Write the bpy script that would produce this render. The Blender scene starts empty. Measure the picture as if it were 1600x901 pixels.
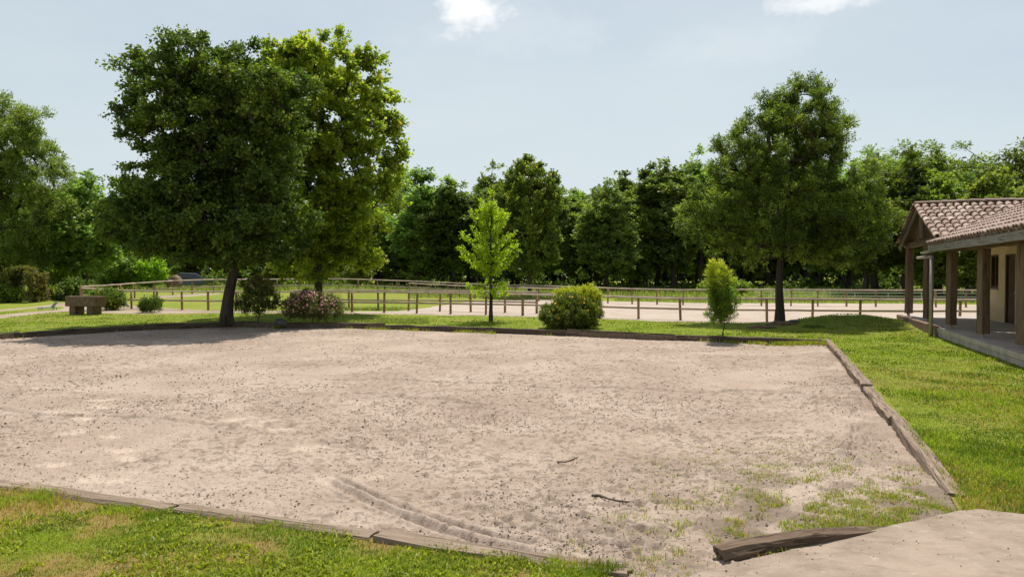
import bpy, math
import numpy as np
from mathutils import Matrix, Vector
from mathutils.geometry import delaunay_2d_cdt

S = bpy.context.scene
COL = S.collection
R = math.radians
F = 1067.0                      # focal length in photo pixels
PITCH = -math.atan(23.5 / F)
H = 1.8

# ------------------------------------------------------------------ camera
cam = bpy.data.objects.new('camera', bpy.data.cameras.new('camera'))
COL.objects.link(cam)
cam.location = (0, 0, H)
cam.rotation_euler = (R(90) + PITCH, 0, 0)
cam.data.sensor_width = 36
cam.data.lens = F / 1600 * 36
cam.data.clip_start = 0.1
cam.data.clip_end = 3000
S.camera = cam

# ------------------------------------------------------------------ light
SUN_AZ, SUN_EL = 12.0, 66.0      # azimuth to the right of the view direction
sd = Vector((math.sin(R(SUN_AZ)) * math.cos(R(SUN_EL)), math.cos(R(SUN_AZ)) * math.cos(R(SUN_EL)), math.sin(R(SUN_EL))))
sun = bpy.data.objects.new('sun', bpy.data.lights.new('sun', 'SUN'))
COL.objects.link(sun)
sun.location = sd * 50
sun.rotation_euler = sd.to_track_quat('Z', 'Y').to_euler()
sun.data.energy = 5.0
sun.data.angle = R(0.55)
sun.data.color = (1.0, 0.95, 0.87)

W_ = bpy.data.worlds.new('World'); S.world = W_; W_.use_nodes = True
nt = W_.node_tree; N = nt.nodes; LK = nt.links
N.clear()
out = N.new('ShaderNodeOutputWorld'); bg = N.new('ShaderNodeBackground')
sky = N.new('ShaderNodeTexSky'); sky.sky_type = 'NISHITA'; sky.sun_disc = False
sky.sun_elevation = R(SUN_EL); sky.sun_rotation = R(SUN_AZ)
sky.air_density = 1.0; sky.dust_density = 2.0; sky.ozone_density = 1.0; sky.altitude = 50
bg.inputs['Strength'].default_value = 0.10
tc = N.new('ShaderNodeTexCoord')

def wn(t, **k):
    n = N.new(t)
    for a, b in k.items(): setattr(n, a, b)
    return n
def wmath(op, a, b=None, clamp=False):
    n = N.new('ShaderNodeMath'); n.operation = op; n.use_clamp = clamp
    for i, v in enumerate((a, b)):
        if v is None: continue
        if isinstance(v, (int, float)): n.inputs[i].default_value = v
        else: LK.new(v, n.inputs[i])
    return n.outputs[0]
# thin summer haze in the air and a few thin clouds, by direction in the sky
sep = N.new('ShaderNodeSeparateXYZ'); LK.new(tc.outputs['Generated'], sep.inputs[0])
veil = wn('ShaderNodeTexNoise'); veil.inputs['Scale'].default_value = 2.2; veil.inputs['Detail'].default_value = 5
mp = N.new('ShaderNodeMapping'); mp.inputs['Scale'].default_value = (1, 1, 3.0)
LK.new(tc.outputs['Generated'], mp.inputs[0]); LK.new(mp.outputs[0], veil.inputs['Vector'])
hz = wmath('SUBTRACT', 1.0, wmath('MULTIPLY', sep.outputs['Z'], 0.95), True)
veil_f = wmath('ADD', hz, wmath('MULTIPLY', wmath('SUBTRACT', veil.outputs['Fac'], 0.45), 0.65), True)
mx1 = N.new('ShaderNodeMixRGB'); mx1.inputs['Color2'].default_value = (6.35, 7.15, 7.45, 1)
LK.new(sky.outputs[0], mx1.inputs['Color1']); LK.new(veil_f, mx1.inputs['Fac'])
cn = wn('ShaderNodeTexNoise'); cn.inputs['Scale'].default_value = 16; cn.inputs['Detail'].default_value = 8; cn.inputs['Roughness'].default_value = 0.62
mp2 = N.new('ShaderNodeMapping'); mp2.inputs['Scale'].default_value = (1, 1, 1.7)
LK.new(tc.outputs['Generated'], mp2.inputs[0]); LK.new(mp2.outputs[0], cn.inputs['Vector'])
last = mx1.outputs[0]
def cloud(px, py, rx, rz, amt, edge=0.42):
    global last
    a = (px - 800) / F; b = (450.5 - py) / F
    d = Vector((a, math.cos(PITCH) - math.sin(PITCH) * b, math.sin(PITCH) + math.cos(PITCH) * b)).normalized()
    dx = wmath('MULTIPLY', wmath('SUBTRACT', sep.outputs['X'], d.x), 1 / rx)
    dz = wmath('MULTIPLY', wmath('SUBTRACT', sep.outputs['Z'], d.z), 1 / rz)
    r = wmath('SQRT', wmath('ADD', wmath('MULTIPLY', dx, dx), wmath('MULTIPLY', dz, dz)))
    front = wmath('GREATER_THAN', sep.outputs['Y'], 0)
    m = wmath('SUBTRACT', 1.0, r)
    m = wmath('ADD', m, wmath('MULTIPLY', wmath('SUBTRACT', cn.outputs['Fac'], 0.5), 2.6))
    m = wmath('MULTIPLY', wmath('SUBTRACT', m, edge - 0.3), 1.5, True)
    m = wmath('MULTIPLY', wmath('MULTIPLY', m, amt), front)
    x = N.new('ShaderNodeMixRGB'); x.inputs['Color2'].default_value = (9.6, 9.6, 9.6, 1)
    LK.new(last, x.inputs['Color1']); LK.new(m, x.inputs['Fac']); last = x.outputs[0]
cloud(735, 12, .062, .036, .95)
cloud(1290, 0, .085, .020, .7)
cloud(800, 40, .18, .05, .12)
cloud(1160, 70, .16, .035, .10)
LK.new(last, bg.inputs['Color']); LK.new(bg.outputs[0], out.inputs[0])

S.view_settings.view_transform = 'Standard'
S.view_settings.look = 'None'
S.view_settings.exposure = 0.15
S.view_settings.gamma = 1.0
S.render.engine = 'CYCLES'
S.cycles.use_denoising = True
S.cycles.max_bounces = 7
S.cycles.diffuse_bounces = 3
S.cycles.transmission_bounces = 4
S.cycles.glossy_bounces = 2

# ------------------------------------------------------------------ helpers
def hash2(ix, iy, seed):
    h = (ix.astype(np.int64) * 374761393 + iy.astype(np.int64) * 668265263 + seed * 1442695041) & 0xffffffff
    h = ((h ^ (h >> 13)) * 1274126177) & 0xffffffff
    h = h ^ (h >> 16)
    return (h & 0xffffff) / float(0xffffff)
def vnoise(x, y, seed=0):
    x = np.asarray(x, float); y = np.asarray(y, float)
    ix = np.floor(x); iy = np.floor(y); fx = x - ix; fy = y - iy
    fx = fx * fx * (3 - 2 * fx); fy = fy * fy * (3 - 2 * fy)
    a = hash2(ix, iy, seed); b = hash2(ix + 1, iy, seed); c = hash2(ix, iy + 1, seed); d = hash2(ix + 1, iy + 1, seed)
    return (a * (1 - fx) + b * fx) * (1 - fy) + (c * (1 - fx) + d * fx) * fy
def fbm(x, y, seed=0, oct=4, gain=.5):
    s = 0; a = 1; t = 0
    for o in range(oct):
        s = s + a * vnoise(x * 2 ** o + 17 * o, y * 2 ** o - 9 * o, seed + o); t += a; a *= gain
    return s / t
def sstep(a, b, x):
    t = np.clip((np.asarray(x, float) - a) / (b - a), 0, 1); return t * t * (3 - 2 * t)

def hgt(x, y):
    x = np.asarray(x, float); y = np.asarray(y, float)
    z = -.15 * sstep(0, 8, x) * sstep(24.5, 27, y) * (1 - sstep(44, 56, y))
    z = z + .38 * sstep(38, 50, y) * sstep(0, 13, -x)
    z = z + .35 * sstep(56, 72, y) * (1 - .9 * sstep(0, 13, -x))
    z = z + .36 * np.exp(-((x - 12.3) / 1.9) ** 2 - ((y - 25.0) / np.where(y > 25, 1.1, 2.2)) ** 2)
    z = z + .06 * (fbm(x * .16, y * .16, 5, 2) - .5) * sstep(7, 16, y) + .02 * (fbm(x * .9, y * .9, 8, 2) - .5)
    return z

def Wp(px, py, z=None):
    """a point of the ground (or of height z) seen at photo pixel px, py"""
    a = (px - 800) / F; b = (450.5 - py) / F
    dx, dy, dz = a, math.cos(PITCH) - math.sin(PITCH) * b, math.sin(PITCH) + math.cos(PITCH) * b
    zz = 0 if z is None else z
    for _ in range(12 if z is None else 1):
        t = (zz - H) / dz
        X, Y = dx * t, dy * t
        if z is None: zz = .5 * zz + .5 * float(hgt(X, Y))
    return X, Y
def XY(px, Y): return (px - 800) / F * Y, Y
def Zat(py, Y): return H + (427 - py) / F * Y

def tag(o, label=None, cat=None, group=None, kind=None):
    if label: o['label'] = label
    if cat: o['category'] = cat
    if group: o['group'] = group
    if kind: o['kind'] = kind
    return o
def empty(name, loc, rz=0):
    o = bpy.data.objects.new(name, None); COL.objects.link(o)
    o.location = loc; o.rotation_euler = (0, 0, rz); o.empty_display_size = .2
    return o
def npmesh(name, V, Q=None, T=None, smooth=False, fattr=None, vattr=None):
    me = bpy.data.meshes.new(name)
    V = np.asarray(V, np.float32).reshape(-1, 3)
    loops = []; starts = []; tot = []; s = 0
    if Q is not None and len(Q):
        Q = np.asarray(Q, np.int32).reshape(-1, 4); loops.append(Q.ravel()); starts.append(np.arange(len(Q)) * 4); tot.append(np.full(len(Q), 4)); s = len(Q) * 4
    if T is not None and len(T):
        T = np.asarray(T, np.int32).reshape(-1, 3); loops.append(T.ravel()); starts.append(s + np.arange(len(T)) * 3); tot.append(np.full(len(T), 3))
    L = np.concatenate(loops).astype(np.int32); st = np.concatenate(starts).astype(np.int32); tt = np.concatenate(tot).astype(np.int32)
    me.vertices.add(len(V)); me.vertices.foreach_set('co', V.ravel())
    me.loops.add(len(L)); me.loops.foreach_set('vertex_index', L)
    me.polygons.add(len(st)); me.polygons.foreach_set('loop_start', st); me.polygons.foreach_set('loop_total', tt)
    if smooth: me.polygons.foreach_set('use_smooth', np.ones(len(st), bool))
    me.update(calc_edges=True)
    for k, v in (fattr or {}).items():
        a = me.attributes.new(k, 'FLOAT', 'FACE'); a.data.foreach_set('value', np.asarray(v, np.float32))
    for k, v in (vattr or {}).items():
        a = me.attributes.new(k, 'FLOAT', 'POINT'); a.data.foreach_set('value', np.asarray(v, np.float32))
    return me
def link(name, me, mat, parent=None, loc=None):
    o = bpy.data.objects.new(name, me); COL.objects.link(o)
    if mat is not None:
        me.materials.clear(); me.materials.append(mat)
    if loc is not None: o.location = loc
    if parent is not None: o.parent = parent
    return o
class MB:
    """collects boxes and sweeps into one mesh"""
    def __init__(s): s.V = []; s.F = []; s.v = []
    def add(s, V, Fs, v=0.5):
        b = len(s.V); s.V += [tuple(p) for p in V]; s.F += [tuple(b + i for i in f) for f in Fs]; s.v += [v] * len(Fs)
    def box(s, c, d, M=None, v=.5):
        x, y, z = d[0] / 2, d[1] / 2, d[2] / 2
        P = [Vector((sx * x, sy * y, sz * z)) for sz in (-1, 1) for sy in (-1, 1) for sx in (-1, 1)]
        if M: P = [M @ p for p in P]
        P = [p + Vector(c) for p in P]
        s.add(P, [(0, 2, 3, 1), (4, 5, 7, 6), (0, 1, 5, 4), (2, 6, 7, 3), (0, 4, 6, 2), (1, 3, 7, 5)], v)
    def sweep(s, path, prof, up=(0, 0, 1), scale=None, v=.5):
        path = [Vector(p) for p in path]; n = len(path); k = len(prof); rings = []
        for i, p in enumerate(path):
            t = (path[min(i + 1, n - 1)] - path[max(i - 1, 0)]).normalized()
            u = Vector(up)
            if abs(t.dot(u)) > .95: u = Vector((1, 0, 0))
            sd_ = t.cross(u).normalized(); u = sd_.cross(t)
            q = 1 if scale is None else scale[i]
            rings += [p + sd_ * a * q + u * b * q for a, b in prof]
        Fs = [(i * k + j, i * k + (j + 1) % k, (i + 1) * k + (j + 1) % k, (i + 1) * k + j) for i in range(n - 1) for j in range(k)]
        Fs += [tuple(range(k))[::-1], tuple((n - 1) * k + j for j in range(k))]
        s.add(rings, Fs, v)
    def obj(s, name, mat, parent=None, loc=None, smooth=False, bevel=0):
        me = bpy.data.meshes.new(name)
        if loc is not None or parent is not None:
            o0 = Vector(loc) if loc is not None else parent.matrix_basis.translation
        me.from_pydata(s.V, [], s.F); me.update()
        a = me.attributes.new('v', 'FLOAT', 'FACE'); a.data.foreach_set('value', s.v)
        if smooth: me.polygons.foreach_set('use_smooth', [True] * len(me.polygons))
        o = link(name, me, mat, parent, loc)
        if bevel:
            b = o.modifiers.new('bevel', 'BEVEL'); b.width = bevel; b.segments = 2; b.limit_method = 'ANGLE'
        return o
def circ(r, k=8, ph=0, sy=1): return [(r * math.cos(2 * math.pi * i / k + ph), sy * r * math.sin(2 * math.pi * i / k + ph)) for i in range(k)]

def beam(name, p0, p1, w, h, mat, parent=None, origin=None, seg=6, rough=.004, round_=.12, seed=0, kind='rect', taper=None, roll=0, end_wear=0):
    """weathered timber from p0 to p1; local X runs along the grain. Its box is w wide, h high, centred on the line."""
    p0 = Vector(p0); p1 = Vector(p1); L = (p1 - p0).length
    rng = np.random.default_rng(seed)
    if kind == 'rect':
        c = round_ * min(w, h)
        base = []
        for sx, sy in ((1, 1), (-1, 1), (-1, -1), (1, -1)):
            a, b = sx * w / 2, sy * h / 2
            if sx * sy > 0: base += [(a, b - sy * c), (a - sx * c, b)]
            else: base += [(a - sx * c, b), (a, b - sy * c)]
        prof = []
        for i in range(8):
            q0, q1 = base[i], base[(i + 1) % 8]
            m = 3 if i % 2 else 1
            for j in range(m): prof.append((q0[0] + (q1[0] - q0[0]) * j / m, q0[1] + (q1[1] - q0[1]) * j / m))
    elif kind == 'round': prof = [(w / 2 * math.cos(a), h / 2 * math.sin(a)) for a in np.linspace(0, 2 * math.pi, 10, endpoint=False)]
    else:                                        # half log, flat side down
        prof = [(w / 2 * math.cos(a), -h / 2 + h * math.sin(a)) for a in np.linspace(0, math.pi, 8)]
    prof = np.array(prof); k = len(prof)
    xs = np.linspace(0, L, seg + 1)
    V = np.zeros((seg + 1, k, 3)); V[:, :, 0] = xs[:, None]
    if kind == 'rect' and rough > .0035 and L > .8:
        seg = max(seg, int(L / .09)); xs = np.linspace(0, L, seg + 1); V = np.zeros((seg + 1, k, 3)); V[:, :, 0] = xs[:, None]
    nk = max(2, int(L / .45) + 2); kn = np.linspace(0, L, nk)
    def along(a, m): return np.stack([np.interp(xs, kn, rng.normal(0, a, nk)) for _ in range(m)], 1)
    pn = rng.normal(0, rough, (1, k, 2)) * .55 + np.stack([along(rough, k), along(rough, k)], -1) * .6 + rng.normal(0, rough, (seg + 1, k, 2)) * .16 + np.stack([along(rough, 1), along(rough, 1)], -1) * 1.1
    sc = np.ones((seg + 1, 2)) if taper is None else np.stack([np.interp(xs / L, [t[0] for t in taper], [t[1] for t in taper]), np.interp(xs / L, [t[0] for t in taper], [t[2] for t in taper])], 1)
    V[:, :, 1:] = prof[None] * sc[:, None, :] + pn
    if taper is not None: V[:, :, 2] -= (1 - sc[:, None, 1]) * h / 2
    if end_wear:
        V[0, :, 0] += rng.uniform(0, end_wear, k); V[-1, :, 0] -= rng.uniform(0, end_wear, k)
    V = V.reshape(-1, 3)
    Fs = [(i * k + j, i * k + (j + 1) % k, (i + 1) * k + (j + 1) % k, (i + 1) * k + j) for i in range(seg) for j in range(k)]
    Fs += [tuple(range(k))[::-1], tuple(seg * k + j for j in range(k))]
    me = bpy.data.meshes.new(name); me.from_pydata([tuple(v) for v in V], [], Fs); me.update()
    if kind != 'rect': me.polygons.foreach_set('use_smooth', [len(p.vertices) == 4 for p in me.polygons])
    x = (p1 - p0).normalized(); up = Vector((0, 0, 1)) if abs(x.z) < .9 else Vector((0, 1, 0))
    y = up.cross(x).normalized(); z = x.cross(y)
    M = Matrix((x, y, z)).transposed().to_4x4() @ Matrix.Rotation(roll, 4, 'X')
    o = link(name, me, mat, parent)
    base = parent.location if parent is not None else Vector((0, 0, 0))
    M.translation = p0 - base
    o.matrix_basis = M
    o.rotation_mode = 'XYZ'
    return o

# ------------------------------------------------------------------ materials
def material(name):
    m = bpy.data.materials.new(name); m.use_nodes = True
    t = m.node_tree; t.nodes.clear()
    o = t.nodes.new('ShaderNodeOutputMaterial')
    return m, t, o
class NT:
    def __init__(s, t): s.t = t
    def n(s, ty, **kw):
        x = s.t.nodes.new(ty)
        for k, v in kw.items():
            if k.startswith('_'): setattr(x, k[1:], v)
            else:
                i = x.inputs[k.replace('__', ' ')]
                if hasattr(v, 'links') or isinstance(v, bpy.types.NodeSocket): s.t.links.new(v, i)
                else: i.default_value = v
        return x
    def mul(s, a, b, op='MULTIPLY', clamp=False):
        x = s.t.nodes.new('ShaderNodeMath'); x.operation = op; x.use_clamp = clamp
        for i, v in enumerate((a, b)):
            if isinstance(v, bpy.types.NodeSocket): s.t.links.new(v, x.inputs[i])
            else: x.inputs[i].default_value = v
        return x.outputs[0]
    def mix(s, f, a, b, bt='MIX'):
        x = s.t.nodes.new('ShaderNodeMixRGB'); x.blend_type = bt
        for i, v in enumerate((f, a, b)):
            if isinstance(v, bpy.types.NodeSocket): s.t.links.new(v, x.inputs[i])
            else: x.inputs[i].default_value = v if i == 0 else (*v, 1) if len(v) == 3 else v
        return x.outputs[0]
    def noise(s, vec, scale, detail=4, rough=.5, dist=0):
        x = s.n('ShaderNodeTexNoise', Scale=scale, Detail=detail, Roughness=rough, Distortion=dist)
        if vec is not None: s.t.links.new(vec, x.inputs['Vector'])
        return x.outputs['Fac']
    def ramp(s, f, stops):
        x = s.t.nodes.new('ShaderNodeValToRGB'); e = x.color_ramp.elements
        while len(e) < len(stops): e.new(.5)
        for i, (p, c) in enumerate(stops):
            e[i].position = p; e[i].color = (*c, 1) if len(c) == 3 else c
        s.t.links.new(f, x.inputs[0]); return x.outputs[0]
    def ss(s, f, a, b):
        x = s.t.nodes.new('ShaderNodeMapRange'); x.interpolation_type = 'SMOOTHSTEP'
        x.inputs['From Min'].default_value = a; x.inputs['From Max'].default_value = b
        s.t.links.new(f, x.inputs[0]); return x.outputs[0]
    def co(s, kind='Object', scale=(1, 1, 1), loc=(0, 0, 0)):
        c = s.t.nodes.new('ShaderNodeTexCoord'); m = s.t.nodes.new('ShaderNodeMapping')
        m.inputs['Scale'].default_value = scale; m.inputs['Location'].default_value = loc
        s.t.links.new(c.outputs[kind], m.inputs[0]); return m.outputs[0]
    def attr(s, name):
        a = s.t.nodes.new('ShaderNodeAttribute'); a.attribute_name = name; return a.outputs['Fac']
    def orand(s): return s.t.nodes.new('ShaderNodeObjectInfo').outputs['Random']
    def bsdf(s, col, rough=.8, spec=.3, bump=None, bs=.3, bd=.01):
        p = s.t.nodes.new('ShaderNodeBsdfPrincipled')
        for k, v in (('Base Color', col), ('Roughness', rough)):
            if isinstance(v, bpy.types.NodeSocket): s.t.links.new(v, p.inputs[k])
            else: p.inputs[k].default_value = (*v, 1) if k == 'Base Color' else v
        p.inputs['Specular IOR Level'].default_value = spec
        if bump is not None:
            b = s.t.nodes.new('ShaderNodeBump'); b.inputs['Strength'].default_value = bs; b.inputs['Distance'].default_value = bd
            s.t.links.new(bump, b.inputs['Height']); s.t.links.new(b.outputs[0], p.inputs['Normal'])
        return p

def leaf_mat(name, c0, c1, c2=None, tip=None, trans=.42, var=.25, tgain=1.5, rough=.45):
    m, t, o = material(name); g = NT(t)
    v = g.attr('v')
    st = [(0.0, c0), (1.0, c1)] if c2 is None else [(0.0, c0), (.55, c1), (1.0, c2)]
    col = g.ramp(v, st)
    # one tree a little yellower or darker than the next
    hs = g.n('ShaderNodeHueSaturation'); t.links.new(col, hs.inputs['Color'])
    r = g.orand()
    t.links.new(g.mul(g.mul(r, .035), .4825, 'ADD'), hs.inputs['Hue'])
    t.links.new(g.mul(g.mul(r, var * 2), 1 - var, 'ADD'), hs.inputs['Value'])
    col = hs.outputs[0]
    if tip is not None: col = g.mix(g.attr('tip'), col, tip)
    p = g.bsdf(col, rough, .24)
    tr = t.nodes.new('ShaderNodeBsdfTranslucent')
    t.links.new(g.mix(1.0, col, (tgain * 1.0, tgain * 1.12, tgain * .5), 'MULTIPLY'), tr.inputs[0])
    ms = t.nodes.new('ShaderNodeMixShader'); ms.inputs[0].default_value = trans
    t.links.new(p.outputs[0], ms.inputs[1]); t.links.new(tr.outputs[0], ms.inputs[2]); t.links.new(ms.outputs[0], o.inputs[0])
    return m

def wood_mat(name, c0, c1, c2, sc=1.0, bs=.5, bd=.008, axis='X'):
    m, t, o = material(name); g = NT(t)
    r = g.orand()
    off = t.nodes.new('ShaderNodeCombineXYZ')
    t.links.new(g.mul(r, 37.0), off.inputs[0]); t.links.new(g.mul(r, 11.0), off.inputs[1])
    def vec(s3):
        if axis == 'Z': s3 = s3[::-1]
        a = g.co('Object', s3); x = t.nodes.new('ShaderNodeVectorMath'); x.operation = 'ADD'
        t.links.new(a, x.inputs[0]); t.links.new(off.outputs[0], x.inputs[1]); return x.outputs[0]
    grain = g.noise(vec((2.2 * sc, 45 * sc, 45 * sc)), 1.0, 6, .65, .4)
    crack = g.noise(vec((1.3 * sc, 28 * sc, 28 * sc)), 1.0, 3, .5, .8)
    blot = g.noise(vec((1.6, 5, 5)), 1.0, 4, .6)
    col = g.ramp(grain, [(.25, c0), (.5, c1), (.78, c2)])
    ck = g.ss(crack, .36, .43)
    col = g.mix(g.mul(g.mul(ck, -1, 'ADD'), -0.75), col, tuple(x * .25 for x in c0))
    col = g.mix(g.ss(blot, .45, .7), col, tuple(x * .72 for x in c1))
    col = g.mix(g.mul(r, .35), col, tuple(x * .7 for x in c1))
    hgt_ = g.mul(g.mul(grain, .5), ck, 'ADD')
    p = g.bsdf(col, .85, .2, hgt_, bs, bd)
    t.links.new(p.outputs[0], o.inputs[0]); return m

MAT = {}
MAT['leaf_dark'] = leaf_mat('leaf_dark', (.032, .052, .011), (.075, .11, .018), (.20, .24, .032), trans=.40)
MAT['leaf_maple'] = leaf_mat('leaf_maple', (.10, .165, .024), (.25, .36, .038), (.48, .58, .06), tip=(.45, .27, .09), trans=.54, tgain=1.6)
MAT['leaf_maple_far'] = leaf_mat('leaf_maple_far', (.08, .125, .028), (.15, .215, .036), (.29, .36, .055), tip=(.36, .24, .09), trans=.5)
MAT['leaf_ash'] = leaf_mat('leaf_ash', (.05, .08, .02), (.12, .17, .03), (.34, .40, .05), trans=.44)
MAT['leaf_willow'] = leaf_mat('leaf_willow', (.11, .15, .04), (.18, .23, .05), (.29, .33, .07), trans=.5)
MAT['leaf_young'] = leaf_mat('leaf_young', (.24, .36, .02), (.34, .47, .025), (.45, .56, .04), trans=.55)
MAT['leaf_wood'] = leaf_mat('leaf_wood', (.09, .135, .042), (.16, .215, .055), (.28, .34, .08), trans=.48, var=.3)
MAT['leaf_wood_lit'] = leaf_mat('leaf_wood_lit', (.11, .155, .028), (.18, .24, .04), (.28, .34, .06), trans=.5, var=.2)
MAT['leaf_bright'] = leaf_mat('leaf_bright', (.14, .22, .02), (.22, .32, .03), (.32, .42, .04), trans=.45)
MAT['leaf_gold'] = leaf_mat('leaf_gold', (.06, .10, .022), (.13, .19, .025), (.26, .31, .03), tip=(.52, .50, .05), trans=.5)
MAT['leaf_bush'] = leaf_mat('leaf_bush', (.055, .085, .02), (.10, .14, .03), (.19, .22, .05), tip=(.24, .11, .06), trans=.4)
MAT['leaf_arch'] = leaf_mat('leaf_arch', (.09, .11, .03), (.17, .19, .045), (.27, .28, .07), tip=(.24, .13, .07), trans=.4)
MAT['leaf_hyper'] = leaf_mat('leaf_hyper', (.06, .10, .02), (.12, .175, .028), (.26, .31, .04), tip=(.36, .20, .05), trans=.4)
MAT['leaf_spirea'] = leaf_mat('leaf_spirea', (.06, .085, .025), (.12, .14, .04), (.22, .22, .07), trans=.35)
MAT['grass'] = leaf_mat('grass', (.085, .125, .015), (.195, .25, .023), (.34, .38, .045), tip=(.40, .25, .10), trans=.45, var=0)
MAT['tall_grass'] = leaf_mat('tall_grass', (.16, .19, .05), (.24, .27, .08), (.32, .33, .12), trans=.4)
def plain(name, col, rough=.6, spec=.3, var=0.0, nscale=6, metallic=0, bump=0):
    m, t, o = material(name); g = NT(t)
    n = g.noise(g.co('Object'), nscale, 5, .6)
    c = g.mix(g.ss(n, .3, .7), tuple(x * (1 - var) for x in col), tuple(min(1, x * (1 + var)) for x in col))
    p = g.bsdf(c, rough, spec, n if bump else None, bump, .01)
    p.inputs['Metallic'].default_value = metallic
    t.links.new(p.outputs[0], o.inputs[0]); return m
MAT['blossom_yellow'] = plain('blossom_yellow', (.75, .42, .02), .5, .2, .2)
MAT['blossom_pink'] = plain('blossom_pink', (.58, .26, .27), .6, .2, .35, 3)
MAT['bark'] = wood_mat('bark', (.035, .026, .020), (.07, .055, .042), (.12, .10, .08), .35, .8, .03, 'Z')
MAT['bark_pale'] = wood_mat('bark_pale', (.07, .05, .035), (.13, .10, .07), (.2, .16, .12), .35, .8, .02, 'Z')
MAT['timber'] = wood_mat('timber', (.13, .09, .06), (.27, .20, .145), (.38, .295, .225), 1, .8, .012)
MAT['timber_shaded'] = wood_mat('timber_shaded', (.055, .04, .03), (.11, .08, .058), (.19, .145, .11), 1, .9, .015)  # darker copy of timber: shade on the border's face put into the colour
MAT['timber_mid'] = wood_mat('timber_mid', (.07, .045, .028), (.155, .105, .07), (.27, .195, .14), 1, 1.0, .015)
MAT['fence'] = wood_mat('fence', (.20, .12, .06), (.33, .215, .12), (.43, .30, .185), 1)
MAT['fence_rail'] = wood_mat('fence_rail', (.30, .22, .15), (.46, .36, .265), (.58, .48, .38), 1)
MAT['post_wood'] = wood_mat('post_wood', (.10, .065, .045), (.19, .13, .09), (.27, .20, .15), 1)
MAT['fascia_wood'] = wood_mat('fascia_wood', (.17, .15, .13), (.27, .25, .225), (.36, .34, .31), 1)
MAT['roof_wood'] = wood_mat('roof_wood', (.09, .05, .03), (.16, .095, .06), (.22, .14, .09), 1)
MAT['concrete'] = plain('concrete', (.42, .37, .33), .9, .2, .18, 3, 0, .4)
MAT['stone'] = plain('stone', (.155, .105, .068), .92, .2, .35, 9, 0, .7)
MAT['stone_dark'] = plain('stone_dark', (.10, .09, .085), .9, .2, .4, 7, 0, .6)
MAT['metal'] = plain('metal', (.50, .50, .50), .4, .5, .15, 5, .8)
MAT['pipe'] = plain('pipe', (.36, .32, .28), .5, .4, .15, 5, .4)
MAT['blue_metal'] = plain('blue_metal', (.16, .24, .30), .5, .4, .2)
MAT['dark_wood'] = plain('dark_wood', (.09, .045, .028), .6, .3, .3)
MAT['glass'] = plain('glass', (.03, .035, .04), .08, .8, .1)
MAT['car_paint'] = plain('car_paint', (.07, .09, .10), .3, .6, .1)
MAT['rubber'] = plain('rubber', (.02, .02, .02), .8, .2, .2)
MAT['brick'] = plain('brick', (.22, .145, .10), .9, .2, .35, 14, 0, .5)
MAT['tape'] = plain('tape', (.7, .7, .68), .6, .2, .05)

# clay tiles
m, t, o = material('tiles'); g = NT(t)
v = g.attr('v'); n1 = g.noise(g.co('Object'), 9, 6, .65); n2 = g.noise(g.co('Object'), 1.6, 4, .6)
col = g.ramp(v, [(0, (.17, .105, .082)), (.35, (.27, .18, .142)), (.7, (.35, .255, .21)), (1, (.43, .345, .295))])
col = g.mix(g.ss(n1, .46, .68), col, (.30, .245, .20))
col = g.mix(g.mul(g.ss(n2, .45, .7), .6), col, (.17, .12, .095))
p = g.bsdf(col, .88, .2, n1, .5, .006); t.links.new(p.outputs[0], o.inputs[0]); MAT['tiles'] = m
# plaster
m, t, o = material('plaster'); g = NT(t)
n1 = g.noise(g.co('Object'), 1.4, 5, .6); n2 = g.noise(g.co('Object'), 30, 4, .6)
sx = t.nodes.new('ShaderNodeSeparateXYZ'); t.links.new(g.co('Object'), sx.inputs[0])
col = g.mix(g.ss(n1, .35, .7), (.76, .58, .32), (.88, .70, .43))
foot_brown = g.ss(g.mul(g.mul(n1, 1.1), sx.outputs['Z'], 'SUBTRACT'), -.4, .1)  # browner towards the foot of the wall, edge broken by noise
col = g.mix(g.mul(foot_brown, .5), col, (.42, .29, .17))
p = g.bsdf(col, .9, .2, n2, .25, .004); t.links.new(p.outputs[0], o.inputs[0]); MAT['plaster'] = m
# lawn soil under the blades
m, t, o = material('lawn'); g = NT(t)
d = g.attr('dry'); n1 = g.noise(g.co('Object'), 3.0, 6, .65); n2 = g.noise(g.co('Object'), 40, 4, .7); n3 = g.noise(g.co('Object'), .35, 3, .55)
col = g.ramp(n1, [(.28, (.13, .18, .02)), (.52, (.195, .245, .028)), (.75, (.26, .295, .042))])
col = g.mix(g.mul(g.ss(n3, .4, .65), .45), col, (.29, .29, .055))
col = g.mix(g.mul(g.ss(n2, .45, .7), .45), col, (.12, .15, .018))
col = g.mix(g.mul(d, .85), col, (.30, .185, .085))
p = g.bsdf(col, .95, .1, n2, .9, .03); t.links.new(p.outputs[0], o.inputs[0]); MAT['lawn'] = m
# sand
def sand(name, c0, c1, cd, smooth=True):
    m, t, o = material(name); g = NT(t)
    c = g.co('Object')
    n1 = g.noise(c, .55, 5, .6); n2 = g.noise(c, 27, 5, .72); n3 = g.noise(c, 75, 3, .7); n4 = g.noise(c, 4, 5, .65)
    col = g.mix(g.ss(n1, .35, .65), c0, c1)
    col = g.mix(g.mul(g.ss(n4, .48, .72), .35), col, cd)
    sp = g.ss(n2, .55, .62)
    col = g.mix(g.mul(sp, .62), col, tuple(x * .42 for x in c0))
    if smooth:
        col = g.mix(g.mul(g.attr('damp'), .75), col, tuple(x * .62 for x in cd))
        col = g.mix(g.mul(g.attr('fine'), .8), col, tuple(min(1, x * 1.28) for x in c1))
    hh = g.mul(g.mul(n2, .8), g.mul(n3, .3), 'ADD')
    p = g.bsdf(col, .95, .1, hh, .75, .02); t.links.new(p.outputs[0], o.inputs[0]); return m
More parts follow.
